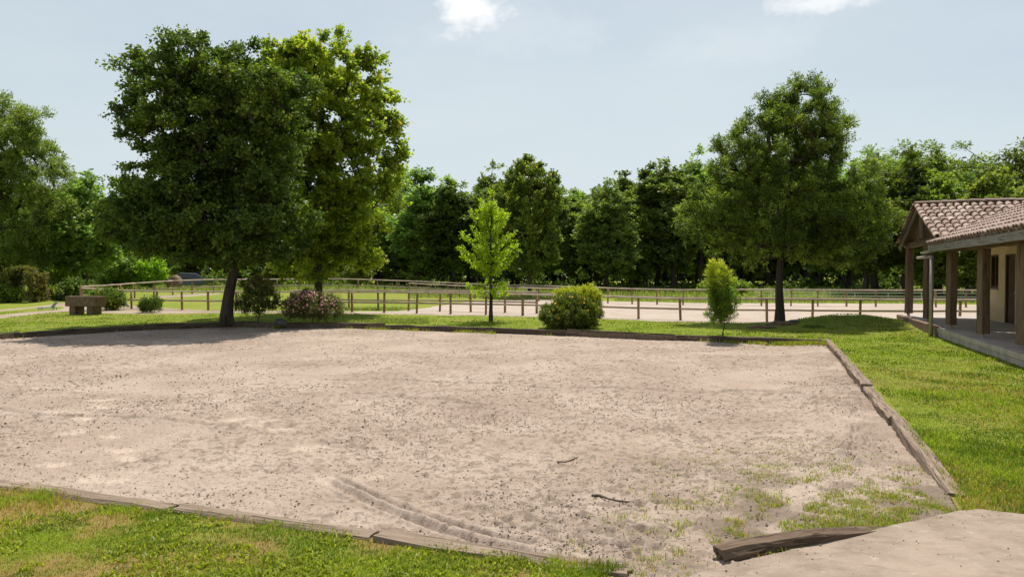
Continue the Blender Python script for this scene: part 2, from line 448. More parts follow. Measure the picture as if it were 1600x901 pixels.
MAT['sand'] = sand('sand', (.335, .258, .202), (.42, .334, .268), (.25, .187, .135))
MAT['track'] = sand('track', (.30, .235, .165), (.38, .305, .23), (.24, .21, .12), False)
MAT['sand_far'] = sand('sand_far', (.40, .325, .262), (.46, .385, .318), (.35, .285, .225), False)
m, t, o = material('slab'); g = NT(t)
c = g.co('Object'); n1 = g.noise(c, 1.6, 7, .68); n2 = g.noise(c, 55, 5, .75); n4 = g.noise(g.co('Object', (.5, 1.6, 1)), 4, 7, .75, 1.2); n5 = g.noise(c, 9, 5, .7)
col = g.mix(g.ss(n1, .35, .68), (.38, .30, .235), (.27, .21, .16))
col = g.mix(g.mul(g.ss(n4, .48, .66), .55), col, (.20, .15, .11))
col = g.mix(g.mul(g.ss(n5, .58, .70), .5), col, (.47, .40, .33))
col = g.mix(g.mul(g.ss(n2, .60, .68), .5), col, (.14, .11, .085))
col = g.mix(g.mul(g.ss(n2, .55, .75), .35), col, (.46, .39, .325))
p = g.bsdf(col, .92, .15, g.mul(n2, g.mul(n4, .8), 'ADD'), .8, .012); t.links.new(p.outputs[0], o.inputs[0]); MAT['slab'] = m

# ------------------------------------------------------------------ the ground
P0 = lambda px, py, z=0.: Wp(px, py, z)
far_edge = [P0(0, 521), P0(100, 514.5), P0(260, 506.5), P0(357, 503.5), P0(450, 505.5), P0(620, 508), P0(740, 511), P0(850, 515), P0(1000, 521), P0(1288, 531)]
right_edge = [P0(1289, 530), P0(1313.5, 558), P0(1332, 583), P0(1355, 609), P0(1398, 661), P0(1441, 721), P0(1486, 776)]
near_line = [P0(990, 890), P0(600, 836), P0(44, 761)]
slab_edge = [P0(1640, 812), P0(1600, 805), P0(1530, 797), P0(1500, 800), P0(1395, 822), P0(1300, 846), P0(1120, 888), P0(1080, 901)]
slabX = slab_edge + [(.55, 3.0), (.4, -3), (14, -3), (14, 4.2), (6, 4.75)]
arena = far_edge + right_edge[1:] + slab_edge[3:] + [(.55, 3.2), (.1, 3.6), near_line[0], near_line[1], near_line[2], (-14, 9.05), (-22, 11.7), (-21.5, 15.6), (-18.6, 18.3)]
# far_edge runs left -> right, so the ring closes from the left end back to its start

def seg_sd(X, Y, poly, closed=True):
    """distance to the polygon's edge and inside flag"""
    X = np.asarray(X, float); Y = np.asarray(Y, float)
    d = np.full(X.shape, 1e9); ins = np.zeros(X.shape, bool); n = len(poly)
    for i in range(n if closed else n - 1):
        ax, ay = poly[i]; bx, by = poly[(i + 1) % n]
        vx, vy = bx - ax, by - ay; L = vx * vx + vy * vy
        t = np.clip(((X - ax) * vx + (Y - ay) * vy) / max(L, 1e-9), 0, 1)
        d = np.minimum(d, np.hypot(X - ax - t * vx, Y - ay - t * vy))
        if closed and ay != by:
            c = ((ay > Y) != (by > Y)) & (X < (bx - ax) * (Y - ay) / (by - ay) + ax)
            ins ^= c
    return d, ins

def wob(poly, amp=.12, step=.6, seed=3):
    out_ = []
    rng = np.random.default_rng(seed)
    for i in range(len(poly)):
        a = np.array(poly[i]); b = np.array(poly[(i + 1) % len(poly)]); L = np.linalg.norm(b - a); n = max(1, int(min(L / step, 30)))
        nn = np.array([-(b - a)[1], (b - a)[0]]) / max(L, 1e-6)
        for j in range(n):
            p = a + (b - a) * j / n
            if j: p = p + nn * rng.normal(0, amp)
            out_.append((float(p[0]), float(p[1])))
    return out_
G = lambda l: [Wp(*q) for q in l]
track = wob(G([(-180, 509), (0, 497.5), (60, 490.5), (105, 486.5), (150, 489), (240, 490.5), (330, 489), (480, 489.2), (556, 490), (556, 486.2), (480, 485.6), (330, 485), (240, 480), (207, 477), (195, 469), (170, 465), (150, 470), (128, 473), (100, 473), (60, 478), (0, 483.5), (-180, 491), (-180, 494.5), (0, 486.3), (60, 480.6), (92, 478.5), (102, 480.5), (94, 483.5), (60, 486), (0, 492), (-180, 502)]), .05, .8, 1)
paddock = wob(G([(558, 490), (650, 491.5), (817, 494.5), (998, 500), (1199, 504.5)]) + [(14.3, 27.6), (24, 24), (34, 30), (34, 40)] + G([(1400, 474), (1080, 473), (940, 470), (840, 467), (770, 469), (720, 473), (680, 478), (650, 483), (620, 486), (558, 486.2)]), .10, .8, 2)
track_far = wob(G([(247, 466), (300, 463), (345, 459.5), (345, 457.5), (300, 459), (247, 461.5)]), .03, .8, 4)

def dryness(x, y):
    n = fbm(x * 2.4, y * 3.6, 34, 4, .6)
    d = sstep(.42, .56, n) * (1 - sstep(9, 16, y))
    n2 = fbm(x * .8, y * 1.0, 79, 3)
    d = d * (1 - .72 * sstep(1.5, 4, x))
    return np.clip(d * sstep(.33, .52, n2) + .22 * sstep(.55, .7, n2), 0, 1)

pts = []
Ys = [1.0]
while Ys[-1] < 420: Ys.append(Ys[-1] * 1.055)
for i, y in enumerate(Ys):
    for j, tt in enumerate(np.arange(-2.4, 2.41, .055)):
        pts.append((y * (tt + (.0275 if i % 2 else 0)), y))
pts += [(-1500, -600), (1500, -600), (1500, 1500), (-1500, 1500), (-30, -20), (30, -20), (0, -5), (-8, -3), (8, -6)]
pts = np.array(pts)
regions = {'arena': arena, 'track': track, 'paddock': paddock, 'track_far': track_far}
keep = np.ones(len(pts), bool)
for q in regions.values():
    dd, _ = seg_sd(pts[:, 0], pts[:, 1], q)
    keep &= dd > .05
pts = pts[keep]
verts2 = [Vector(p) for p in pts]; faces2 = []
for nme, q in regions.items():
    b = len(verts2); verts2 += [Vector(p) for p in q]
    faces2 += [(b + i, b + (i + 1) % len(q)) for i in range(len(q))]
ov, oe, of, _, _, oo = delaunay_2d_cdt(verts2, faces2, [], 0, 1e-4, False)
ov = np.array([(p.x, p.y) for p in ov]); of = np.array([f for f in of if len(f) == 3])
cen = ov[of].mean(1); reg = np.zeros(len(of), int)
for i, q in enumerate(regions.values()): reg[seg_sd(cen[:, 0], cen[:, 1], q)[1]] = i + 1
gz = hgt(ov[:, 0], ov[:, 1])
V3 = np.column_stack([ov, gz])
a_, b_, c_ = V3[of[:, 0]], V3[of[:, 1]], V3[of[:, 2]]
flip = np.cross(b_ - a_, c_ - a_)[:, 2] < 0
of[flip] = of[flip][:, ::-1]
dry = dryness(ov[:, 0], ov[:, 1])
def region_obj(name, ids, mat):
    Fm = of[np.isin(reg, ids)]
    u, inv = np.unique(Fm, return_inverse=True)
    me = npmesh(name, V3[u], T=inv.reshape(-1, 3), smooth=True, vattr={'dry': dry[u]})
    return tag(link(name, me, MAT[mat]), kind='structure')
region_obj('lawn', [0], 'lawn')
region_obj('track', [2, 4], 'track')
region_obj('paddock_sand', [3], 'sand_far')

# the cut soil edge that the timbers hold
ed = []
for (ax_, ay_), (bx_, by_) in zip(arena, arena[1:] + arena[:1]):
    m_ = max(1, int(math.hypot(bx_ - ax_, by_ - ay_) / .4)); ed += [(ax_ + (bx_ - ax_) * j / m_, ay_ + (by_ - ay_) * j / m_) for j in range(m_)]
ed = np.array(ed); ez = hgt(ed[:, 0], ed[:, 1]) + .001; ne = len(ed)
VV = np.concatenate([np.column_stack([ed, ez]), np.column_stack([ed, ez - .5])]); ii = np.arange(ne); jj = (ii + 1) % ne
MAT['soil'] = plain('soil', (.16, .12, .085), .95, .1, .3, 12, 0, .6)
tag(link('soil_edge', npmesh('soil_edge', VV, Q=np.stack([ii, jj, jj + ne, ii + ne], 1)), MAT['soil']), kind='structure')

# ---- the sand of the arena, with hoof prints, ruts and clods in its relief
corner = np.array([3.0, 4.9])
def sand_depth(X, Y):
    dn, _ = seg_sd(X, Y, [near_line[0], near_line[1], near_line[2], (-14, 9.05), (-22, 11.7)], False)
    d = .045 + .115 * sstep(.3, 5, dn)
    dc = np.hypot((X - 2.6) * .75, (Y - 4.6) * 1.0)
    dr_e, _ = seg_sd(X, Y, right_edge, False)
    d = d * (.55 + .45 * sstep(.1, 1.6, dr_e))
    return d * (.12 + .88 * sstep(.8, 3.4, dc))
def polyd(X, Y, pl):
    return seg_sd(X, Y, pl, False)[0]
tt = np.arange(-1.45, .86, .0021)
yy = [3.1]
while yy[-1] < 26.5: yy.append(yy[-1] * 1.0042)
yy = np.array(yy)
X = yy[:, None] * tt[None, :]; Y = np.repeat(yy[:, None], len(tt), 1)
d0, ins = seg_sd(X, Y, arena)
ok = ins | (d0 < .11)
Z = hgt(X, Y) - sand_depth(X, Y)
lod = np.clip(9 / Y, .25, 1)
fine = np.zeros_like(X); damp = np.zeros_like(X)
und = fbm(X * .7, Y * .7, 40, 3) - .5
Z += .03 * und
Z += .012 * (fbm(X * 4.5, Y * 4.5, 41, 3) - .5)
n = fbm(X * 13, Y * 17, 42, 3, .6)
rough_map = .35 + .9 * sstep(.35, .65, fbm(X * .45, Y * .6, 48, 2))
Z += .013 * np.clip(n - .52, 0, 1) * 3 * rough_map - .008 * np.clip(.42 - n, 0, 1) * 3
Z += .034 * (fbm(X * 24, Y * 40, 43, 2) - .5) * lod
furrow = np.sin((Y + .18 * np.sin(X * .6) + .12 * und * 6) * 2 * math.pi / .30)
Z += .007 * furrow * sstep(.35, .6, fbm(X * .5, Y * .9, 53, 2)) * (.3 + n)
Z += .010 * np.clip(vnoise(X * 21, Y * 26, 49) - .6, 0, 1) * 2.2
# harrow lines across the arena
for i, (ya, yb, xa, xb) in enumerate([(545, 562, 560, 1290), (537, 548, 700, 1290), (556, 560, 200, 640), (590, 602, 820, 1250), (578, 590, 500, 900), (598, 616, 560, 760), (625, 655, -100, 450), (600, 590, 1150, 1350)]):
    p, q = P0(xa, ya), P0(xb, yb)
    pl = [(p[0] + (q[0] - p[0]) * k / 12, p[1] + (q[1] - p[1]) * k / 12 + .12 * math.sin(k * 1.1 + i)) for k in range(13)]
    dd = polyd(X, Y, pl)
    Z += -.035 * np.exp(-(dd / .06) ** 2) * (.4 + n) + .022 * np.exp(-((dd - .13) / .06) ** 2)
# tine pattern of the drag harrow, curving over the near right half
wave = np.sin((X * .55 + Y * .45 + .25 * und * 8) * 2 * math.pi / .34)
Z += .006 * wave * sstep(.0, 2.5, X) * (1 - sstep(10, 15, Y))
# a double rut by the near border
rut = [P0(500, 740), P0(545, 763), P0(600, 790), P0(680, 822), P0(760, 846), P0(840, 862), P0(930, 880)]
rut2 = [(x + .06, y + .135) for x, y in rut[:]]
flatz = hgt(X, Y) - sand_depth(X, Y) + .03 * und
dd = np.minimum(polyd(X, Y, rut), polyd(X, Y, rut2)); fade = sstep(rut[0][0] - .05, rut[0][0] + .25, X) * (1 - .8 * sstep(rut[-1][0] - .7, rut[-1][0], X)); fl_ = np.exp(-(dd / .13) ** 4) * .6 * fade; Z = Z * (1 - fl_) + flatz * fl_
for rr, dep in ((rut, .036), (rut2, .045)):
    dd = polyd(X, Y, rr)
    nz = (.6 + .9 * fbm(X * 6, Y * 6, 51, 3)) * fade
    Z += -dep * np.exp(-(dd / .026) ** 2) * nz + .020 * np.exp(-((dd - .060) / .020) ** 2) * nz
    fine = np.maximum(fine, .6 * np.exp(-(dd / .05) ** 2))
# ruts beside the right border
for off in (.38, .62, .95):
    rr = [(x - off * (.8 + .25 * math.sin(y * 1.3 + off * 9)), y + .1) for x, y in right_edge[3:-1]]
    dd = polyd(X, Y, rr)
    Z += (.028 * np.exp(-((dd - .07) / .04) ** 2) - .028 * np.exp(-(dd / .04) ** 2)) * np.clip(3.2 * fbm(X * 5, Y * 5, 52, 3) - 1.1, 0, 2)
rngp = np.random.default_rng(12)
def prints(spots, r0, dep, rim, fn):
    global Z, fine
    for (x, y) in spots:
        r = r0 * rngp.uniform(.75, 1.3); an = rngp.uniform(0, 3.14)
        i0, i1 = np.searchsorted(yy, [y - .5, y + .5])
        if i1 <= i0: continue
        xs_, ys_ = X[i0:i1], Y[i0:i1]
        dx, dy = xs_ - x, ys_ - y
        q = np.hypot(dx * math.cos(an) + dy * math.sin(an), (dy * math.cos(an) - dx * math.sin(an)) * 1.5) + .055 * (vnoise(xs_ * 16, ys_ * 16, 9) - .5)
        Z[i0:i1] += -dep * np.exp(-(q / r) ** 4) + rim * np.exp(-((q - r * 1.3) / (r * .35)) ** 2)
        fine[i0:i1] = np.maximum(fine[i0:i1], fn * np.exp(-(q / r) ** 4))
hoof = [P0(rngp.normal(a, 14), rngp.normal(b, 7)) for a, b in [(690, 775), (720, 783), (745, 788), (760, 797), (795, 800), (830, 805), (700, 768), (650, 770), (880, 830), (930, 842), (955, 850), (985, 852), (1005, 848), (1030, 858), (870, 722), (900, 716), (1010, 880), (850, 835), (790, 815)] for _ in range(1)] + [P0(rngp.uniform(560, 1050), rngp.uniform(700, 870)) for _ in range(26)]
prints(hoof, .06, .042, .010, .25)
foot = []
for (a, b) in [(120, 635), (140, 645), (110, 665), (160, 640), (175, 668), (95, 632), (190, 690), (88, 716), (140, 740), (178, 742), (130, 600), (165, 605), (205, 705), (60, 590), (470, 690), (500, 685), (370, 640), (395, 650), (420, 640), (440, 655), (160, 620)]:
    foot.append(P0(a + rngp.normal(0, 3), b + rngp.normal(0, 3)))
prints(foot, .17, .012, .004, .8)
trail = [P0(330, 600), P0(380, 625), P0(440, 650), P0(520, 700), P0(600, 745)]
dd = polyd(X, Y, trail); fine = np.maximum(fine, .5 * np.exp(-(dd / .2) ** 2) * sstep(.42, .6, fbm(X * 2, Y * 2, 61, 2)))
damp = np.clip(sstep(.55, .66, n) * .75 * sstep(.3, .6, rough_map), 0, 1)
# brown damp soil in the weedy near corner and along the right border
cz = np.exp(-(((X - 2.3) / 1.6) ** 2 + ((Y - 5.0) / 1.3) ** 2))
dr = seg_sd(X, Y, right_edge, False)[0]
damp = np.clip(damp + .95 * sstep(.36, .58, fbm(X * 2.5, Y * 2.5, 63, 3)) * np.clip(cz * 1.3 + .5 * np.exp(-(dr / .7) ** 2), 0, 1), 0, 1)
Z = np.where(ins, Z, Z - .06)
# heaps of sand against the border, none over it
idx = -np.ones(X.shape, int); idx[ok] = np.arange(ok.sum())
q = np.stack([idx[:-1, :-1], idx[:-1, 1:], idx[1:, 1:], idx[1:, :-1]], -1).reshape(-1, 4)
q = q[(q >= 0).all(1)]
me = npmesh('arena_sand', np.stack([X[ok], Y[ok], Z[ok]], 1), Q=q, smooth=True, vattr={'fine': fine[ok], 'damp': damp[ok]})
tag(link('arena_sand', me, MAT['sand']), kind='structure')
def sandz(x, y): return float(hgt(x, y) - sand_depth(np.array(x), np.array(y)))

# ---- loose clods on the sand
rng = np.random.default_rng(77)
nC = 30000
tc_ = rng.uniform(-1.0, .72, nC * 3); u_ = rng.uniform(24.0 ** -.5, 3.9 ** -.5, nC * 3); cy = u_ ** -2; cx = tc_ * cy
dA, iA = seg_sd(cx, cy, arena)
pr = sstep(.30, .75, fbm(cx * .8, cy * .8, 90, 3)) * .75 + .15
pr = pr * np.where(cy < 12, 1, .6)
k = iA & (dA > .12) & (rng.random(len(cx)) < pr); cx, cy = cx[k], cy[k]
base = np.array([(1, 0, 0), (-1, 0, 0), (0, 1, 0), (0, -1, 0), (0, 0, 1), (0, 0, -.6), (.6, .6, .5), (-.6, .6, .45), (.6, -.6, .5), (-.6, -.6, .4)])
ico = [(4, 0, 6), (6, 0, 2), (4, 6, 2), (4, 2, 7), (7, 2, 1), (4, 7, 1), (4, 1, 9), (9, 1, 3), (4, 9, 3), (4, 3, 8), (8, 3, 0), (4, 8, 0), (5, 2, 0), (5, 1, 2), (5, 3, 1), (5, 0, 3)]
sz = np.exp(rng.normal(math.log(.0047), .45, len(cx))).clip(0, .011) * np.clip(cy / 8, .85, 1.7)
Vc = base[None] * sz[:, None, None] * rng.uniform(.6, 1.25, (len(cx), 10, 1)) * np.array([1.2, 1.2, .8])
ra = rng.uniform(0, 6.28, len(cx)); ca, sa = np.cos(ra)[:, None], np.sin(ra)[:, None]
Vc = np.stack([Vc[..., 0] * ca - Vc[..., 1] * sa, Vc[..., 0] * sa + Vc[..., 1] * ca, Vc[..., 2]], -1)
zc = hgt(cx, cy) - sand_depth(cx, cy)
Vc += np.stack([cx, cy, zc + .008], -1)[:, None, :]
Tc = (np.array(ico)[None] + (np.arange(len(cx)) * 10)[:, None, None]).reshape(-1, 3)
m, t, o = material('clod'); g = NT(t)
p = g.bsdf(g.ramp(g.attr('v'), [(0, (.12, .088, .066)), (.4, (.21, .16, .12)), (1, (.34, .265, .21))]), .95, .1); t.links.new(p.outputs[0], o.inputs[0]); MAT['clod'] = m
gx_ = rng.uniform(.6, 6.5, 5200); gy_ = rng.uniform(3.3, 5.4, 5200); dG, _ = seg_sd(gx_, gy_, slab_edge, False); iG = seg_sd(gx_, gy_, slabX)[1]
kG = iG & (dG > .01) & (rng.random(5200) < .10 + .8 * np.exp(-dG / .12)); gx_, gy_ = gx_[kG], gy_[kG]
gs = np.exp(rng.normal(math.log(.0026), .5, len(gx_)))
VG = base[None] * gs[:, None, None] * rng.uniform(.6, 1.25, (len(gx_), 10, 1)) + np.stack([gx_, gy_, .012 + gs * .5], -1)[:, None, :]
TG = (np.array(ico)[None] + (np.arange(len(gx_)) * 10 + len(cx) * 10)[:, None, None]).reshape(-1, 3)
Vc = np.concatenate([Vc, VG]); Tc = np.concatenate([Tc, TG]); cx = np.concatenate([cx, gx_])
me = npmesh('clods', Vc.reshape(-1, 3), T=Tc, fattr={'v': np.repeat(rng.random(len(cx)), 16)})
tag(link('clods', me, MAT['clod']), 'small clods and lumps of darker sand strewn over the arena', 'clods', kind='stuff')

# ---- concrete slab in the near right corner
rng = np.random.default_rng(9); sl = []
for (ax_, ay_), (bx_, by_) in zip(slabX[:7], slabX[1:8]):
    m_ = max(1, int(math.hypot(bx_ - ax_, by_ - ay_) / .07))
    sl += [(ax_ + (bx_ - ax_) * j / m_ + rng.normal(0, .004), ay_ + (by_ - ay_) * j / m_ + rng.normal(0, .004)) for j in range(m_)]
sl += slabX[7:]
# (top and side walls)
n = len(sl); zt = .012
mb = MB(); mb.add([(x, y, zt) for x, y in sl] + [(x, y, -.3) for x, y in sl], [tuple(range(n))] + [(i, i + n, (i + 1) % n + n, (i + 1) % n) for i in range(n)])
o = mb.obj('concrete_pavement', MAT['slab'], loc=(0, 0, 0)); tag(o, kind='structure')

# ------------------------------------------------------------------ grass blades
def blades(name, x, y, z, hh, ww, v, tip, rng, label, lean=.45, cat='grass', mat='grass'):
    n = len(x)
    az = rng.uniform(0, 2 * math.pi, n); ln = rng.gamma(2, lean / 2, n).clip(0, 1.3)
    dx, dy = np.cos(az), np.sin(az); fa = rng.uniform(0, 2 * math.pi, n); sx, sy = np.cos(fa), np.sin(fa)
    b = np.stack([x, y, z - .004], 1)
    mid = b + np.stack([dx * hh * ln * .35, dy * hh * ln * .35, hh * .6], 1)
    top = b + np.stack([dx * hh * ln, dy * hh * ln, hh * (1 - .35 * ln.clip(0, 1))], 1)
    s = np.stack([sx * ww / 2, sy * ww / 2, 0 * ww], 1)
    V = np.stack([b - s, b + s, mid + s * .8, mid - s * .8, top], 1).reshape(-1, 3)
    i = np.arange(n) * 5
    Q = np.stack([i, i + 1, i + 2, i + 3], 1); T = np.stack([i + 3, i + 2, i + 4], 1)
    me = npmesh(name, V, Q=Q, T=T, fattr={'v': np.concatenate([v, v]), 'tip': np.concatenate([tip, tip])})
    o = link(name, me, MAT[mat]); tag(o, label, cat, kind='stuff'); return o
rng = np.random.default_rng(5)
def in_any(x, y, names):
    r = np.zeros(len(x), bool)
    for nm in names: r |= seg_sd(x, y, regions[nm])[1]
    return r
nG = 1050000
tg = rng.uniform(-1.25, 1.25, nG); ug = rng.uniform(32.0 ** -.5, 3.3 ** -.5, nG); gy = ug ** -2; gx = tg * gy
dA, iA = seg_sd(gx, gy, arena); dS, iS = seg_sd(gx, gy, slabX)
ok_ = ~iA & ~iS & (dA > np.where(gy < 8, np.where(((gx > 3.3) & (gy < 5.9)) | ((gx > .2) & (gx < 1.4)), .02, .055), .16)) & ~in_any(gx, gy, ['track', 'paddock'])
gx, gy, dA = gx[ok_], gy[ok_], dA[ok_]
dr_ = dryness(gx, gy)
ok_ = rng.random(len(gx)) < (1 - .6 * dr_) ; gx, gy, dr_, dA = gx[ok_], gy[ok_], dr_[ok_], dA[ok_]
lush = fbm(gx * 1.1, gy * 1.1, 15, 3); 
hh = (.020 + .030 * sstep(.35, .7, lush)) * rng.uniform(.6, 1.4, len(gx)) + .036 * np.exp(-(dA - .06).clip(0) / .10) * (fbm(gx * 3, gy * 3, 88, 2) > .45) * (gy < 9) * rng.random(len(gx)) + .035 * np.exp(-((gx - 3.7) / .5) ** 2 - ((gy - 5.3) / .4) ** 2) * rng.random(len(gx))
ww = rng.uniform(.7, 1.3, len(gx)) * np.clip(.0042 * (gy / 4), .0045, .022)
v = np.clip(.75 * sstep(.3, .7, fbm(gx * 3.1, gy * 3.1, 25, 3)) * .8 + .45 * rng.random(len(gx)) - .05, 0, 1)
tip = (rng.random(len(gx)) < .06 + .75 * dr_) * rng.uniform(.5, 1, len(gx))
blades('lawn_grass', gx, gy, hgt(gx, gy), hh, ww, v, tip, rng, 'short green lawn grass around the sand arena, dry in patches')
# broad-leaved weeds and clover in the near lawn
nW = 26000
tw = rng.uniform(-1.2, 1.2, nW); uw = rng.uniform(10.0 ** -.5, 3.3 ** -.5, nW); wy = uw ** -2; wx = tw * wy
dA, iA = seg_sd(wx, wy, arena); iS = seg_sd(wx, wy, slabX)[1]
k = ~iA & ~iS & (dA > .08) & (fbm(wx * 1.7, wy * 1.7, 21, 3) > .50); wx, wy = wx[k], wy[k]
nl = 4
X4 = np.repeat(wx, nl) + rng.normal(0, .012, len(wx) * nl); Y4 = np.repeat(wy, nl) + rng.normal(0, .012, len(wx) * nl)
blades('clover', X4, Y4, hgt(X4, Y4), rng.uniform(.022, .055, len(X4)), rng.uniform(.009, .016, len(X4)), rng.uniform(.4, 1, len(X4)), np.zeros(len(X4)), rng, 'clumps of bright broad-leaved clover and weeds in the lawn', .9, 'weeds')
# weeds growing through the sand in the near right corner and along the far border
nK = 240000
kx = rng.uniform(.2, 4.2, nK); ky = rng.uniform(3.6, 8.5, nK)
dA, iA = seg_sd(kx, ky, arena); iS = seg_sd(kx, ky, slabX)[1]
den = np.exp(-(((kx - 3.0) / 1.1) ** 2 + ((ky - 4.95) / .75) ** 2)) * 1.3 + .55 * np.exp(-(((kx - 1.9) / 1.2) ** 2 + ((ky - 4.3) / .8) ** 2)) + .25 * np.exp(-(((kx - 2.6) / 1.3) ** 2 + ((ky - 6.2) / 1.1) ** 2))
ds_, _ = seg_sd(kx, ky, slab_edge, False)
den = den + .9 * np.exp(-(ds_ / .35) ** 2) * sstep(2.2, 3.0, kx)
cl = sstep(.50, .70, fbm(kx * 5.5, ky * 5.5, 33, 4, .65) + .10 * den)
k = iA & ~iS & (rng.random(nK) < den * cl)
kx, ky = kx[k], ky[k]
kz = hgt(kx, ky) - sand_depth(kx, ky) - .005
blades('sand_weeds', kx, ky, kz, rng.uniform(.015, .065, len(kx)), rng.uniform(.003, .0065, len(kx)), rng.uniform(.3, 1, len(kx)), (rng.random(len(kx)) < .38) * .8, rng, 'sparse green weeds sprouting through the sand in the near corner', .8, 'weeds')
fx = []; fy = []
for a, b, nn, sp in [(1180, 1288, 2600, .25), (430, 440, 250, .2), (540, 860, 1600, .12), (0, 340, 500, .08), (1090, 1180, 500, .12)]:
    px = rng.uniform(a, b, nn)
    fx_ = []
    e = np.array(far_edge); ex = 800 + F * e[:, 0] / e[:, 1]
    Yb = np.interp(px, ex, e[:, 1]); Xb = (px - 800) / F * Yb
    off = np.abs(rng.normal(0, sp, nn)) + .12
    fx.append(Xb); fy.append(Yb - off)
fx = np.concatenate(fx); fy = np.concatenate(fy)
cl = fbm(fx * 1.3, fy * 3, 35, 3) + .12 * (fx > 6); k = rng.random(len(fx)) < sstep(.42, .6, cl); fx, fy = fx[k], fy[k]
blades('border_weeds', fx, fy, hgt(fx, fy) - sand_depth(fx, fy) - .01, rng.uniform(.05, .16, len(fx)), rng.uniform(.012, .022, len(fx)), rng.uniform(.3, 1, len(fx)), (rng.random(len(fx)) < .2) * .8, rng, 'tufts of grass growing on the sand along the far timber border', .5, 'weeds')
# long grass: tufts by the far border, the unmown strip under the far fence and at the edge of the wood
lx = []; ly = []; lh = []
for (a, b, ya, yb, nn, h0) in [(585, 670, 500, 506, 1500, .16), (540, 600, 500, 505, 500, .10), (540, 740, 482.5, 485.5, 1500, .18), (960, 1600, 466, 474, 9000, .22), (640, 960, 460, 466, 3500, .2)]:
    for _ in range(nn):
        x_, y_ = Wp(rng.uniform(a, b), rng.uniform(ya, yb)); lx.append(x_); ly.append(y_); lh.append(h0 * rng.uniform(.4, 1.2))
m_ = 26000
yl = rng.uniform(52, 66, m_); xl = rng.uniform(-1.0, 1.0, m_) * yl
lx = np.concatenate([lx, xl]); ly = np.concatenate([ly, yl]); lh = np.concatenate([lh, rng.uniform(.15, .6, m_)])
k = ~in_any(lx, ly, ['track', 'paddock', 'arena']); lx, ly, lh = lx[k], ly[k], lh[k]
blades('long_grass', lx, ly, hgt(lx, ly), lh, np.clip(ly * .0009, .012, .07), rng.random(len(lx)), (rng.random(len(lx)) < .12) * .7, rng, 'unmown straw-tipped long grass below the fences and along the wood', .35, 'grass', 'tall_grass')

# ------------------------------------------------------------------ timbers round the arena
def tline(pts_, joints, w, h, top, names, seed, inset=0, mat='timber', rough=.009):
    """timbers laid end to end along a polyline; joints are cut positions in metres"""
    P = np.array(pts_); seg = np.r_[0, np.cumsum(np.hypot(*np.diff(P, axis=0).T))]
    js = [j for j in joints if j < seg[-1]] + [seg[-1]]
    rng = np.random.default_rng(seed); outl = []
    for i in range(len(js) - 1):
        a, b = js[i] + .012, js[i + 1] - .012
        pa = [np.interp(a, seg, P[:, 0]), np.interp(a, seg, P[:, 1])]; pb = [np.interp(b, seg, P[:, 0]), np.interp(b, seg, P[:, 1])]
        zt_ = float(hgt((pa[0] + pb[0]) / 2, (pa[1] + pb[1]) / 2)) + top
        o = beam('border_timber', (pa[0] + rng.normal(0, .012), pa[1], zt_ - h / 2 + rng.normal(0, .008)), (pb[0] + rng.normal(0, .012), pb[1], zt_ - h / 2 + rng.normal(0, .008)), w * rng.uniform(.9, 1.1), h, MAT[mat], seg=16, rough=rough, round_=.11, seed=seed * 50 + i, end_wear=.03)
        if i < len(names): tag(o, names[i], 'timber', 'timbers edging the sand arena')
        else: tag(o, names[-1], 'timber', 'timbers edging the sand arena')
        outl.append(o)
    return outl
off = .052
rline = [(x + off, y) for x, y in right_edge]
rl = rline[::-1]
tline([rl[0], rl[2], rl[3], rl[4], rl[5], rl[6]], [0, 3.15, 5.75, 8.2, 10.6], .145, .24, .03,
      ['near right border timber, bleached and gnarled, ending at the weedy corner', 'second right border timber from the near corner, flush with the lawn', 'cracked middle timber of the right-hand border beside the lawn', 'fourth timber from the near end of the right-hand border', 'farthest timber of the right-hand border, meeting the dark far border'], 4, rough=.0085)
fl = [(x, y + .08) for x, y in far_edge]
fl = [(-21.6, 15.7), (-18.7, 18.4)] + fl
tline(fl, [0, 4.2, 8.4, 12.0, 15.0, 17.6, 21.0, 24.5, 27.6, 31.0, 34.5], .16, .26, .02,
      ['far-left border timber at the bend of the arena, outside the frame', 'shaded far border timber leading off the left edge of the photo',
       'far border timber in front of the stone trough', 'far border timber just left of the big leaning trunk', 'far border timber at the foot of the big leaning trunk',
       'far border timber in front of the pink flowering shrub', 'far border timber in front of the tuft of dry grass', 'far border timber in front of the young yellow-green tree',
       'far border timber at the foot of the yellow-flowered bush', 'far border timber just right of the yellow-flowered bush', 'dark far border timber behind the grass tufts at the right corner'], 6, mat='timber_shaded', rough=.008)
nl_ = [(near_line[0][0], near_line[0][1] - .05), (near_line[1][0], near_line[1][1] - .05), (near_line[2][0], near_line[2][1] - .05), (-14, 9.0), (-22, 11.65)]
tline(nl_, [0, 1.75, 3.5, 5.1, 15.6], .16, .2, .026,
      ['near border timber with a split sawn end beside the corner weeds', 'near border timber sunk in the sand by the double rut', 'near border timber half overgrown by the foreground lawn', 'near border timber at the left edge of the photo, disappearing under grass', 'long buried near border timber beyond the left edge of the photo', 'left end of the near border, buried timber outside the frame'], 8, rough=.006)
tline([(-22.05, 11.7), (-21.65, 15.6)], [0], .16, .24, .02, ['left side border timber of the arena, outside the frame'], 9, mat='timber_shaded')
# the rotten loose timber by the slab
a = Wp(1124, 878, 0); b = Wp(1405, 826, 0)
o = beam('rotten_timber', (a[0], a[1] + .045, .005), (b[0], b[1] + .05, .022), .12, .14, MAT['timber_mid'], seg=26, rough=.008, round_=.14, seed=71,
         taper=[(0, 1, .95), (.15, 1, 1), (.45, .95, .86), (.7, .8, .62), (.88, .6, .42), (1, .45, .3)], end_wear=.04)
tag(o, 'rotten dark split timber lying against the edge of the concrete', 'timber')
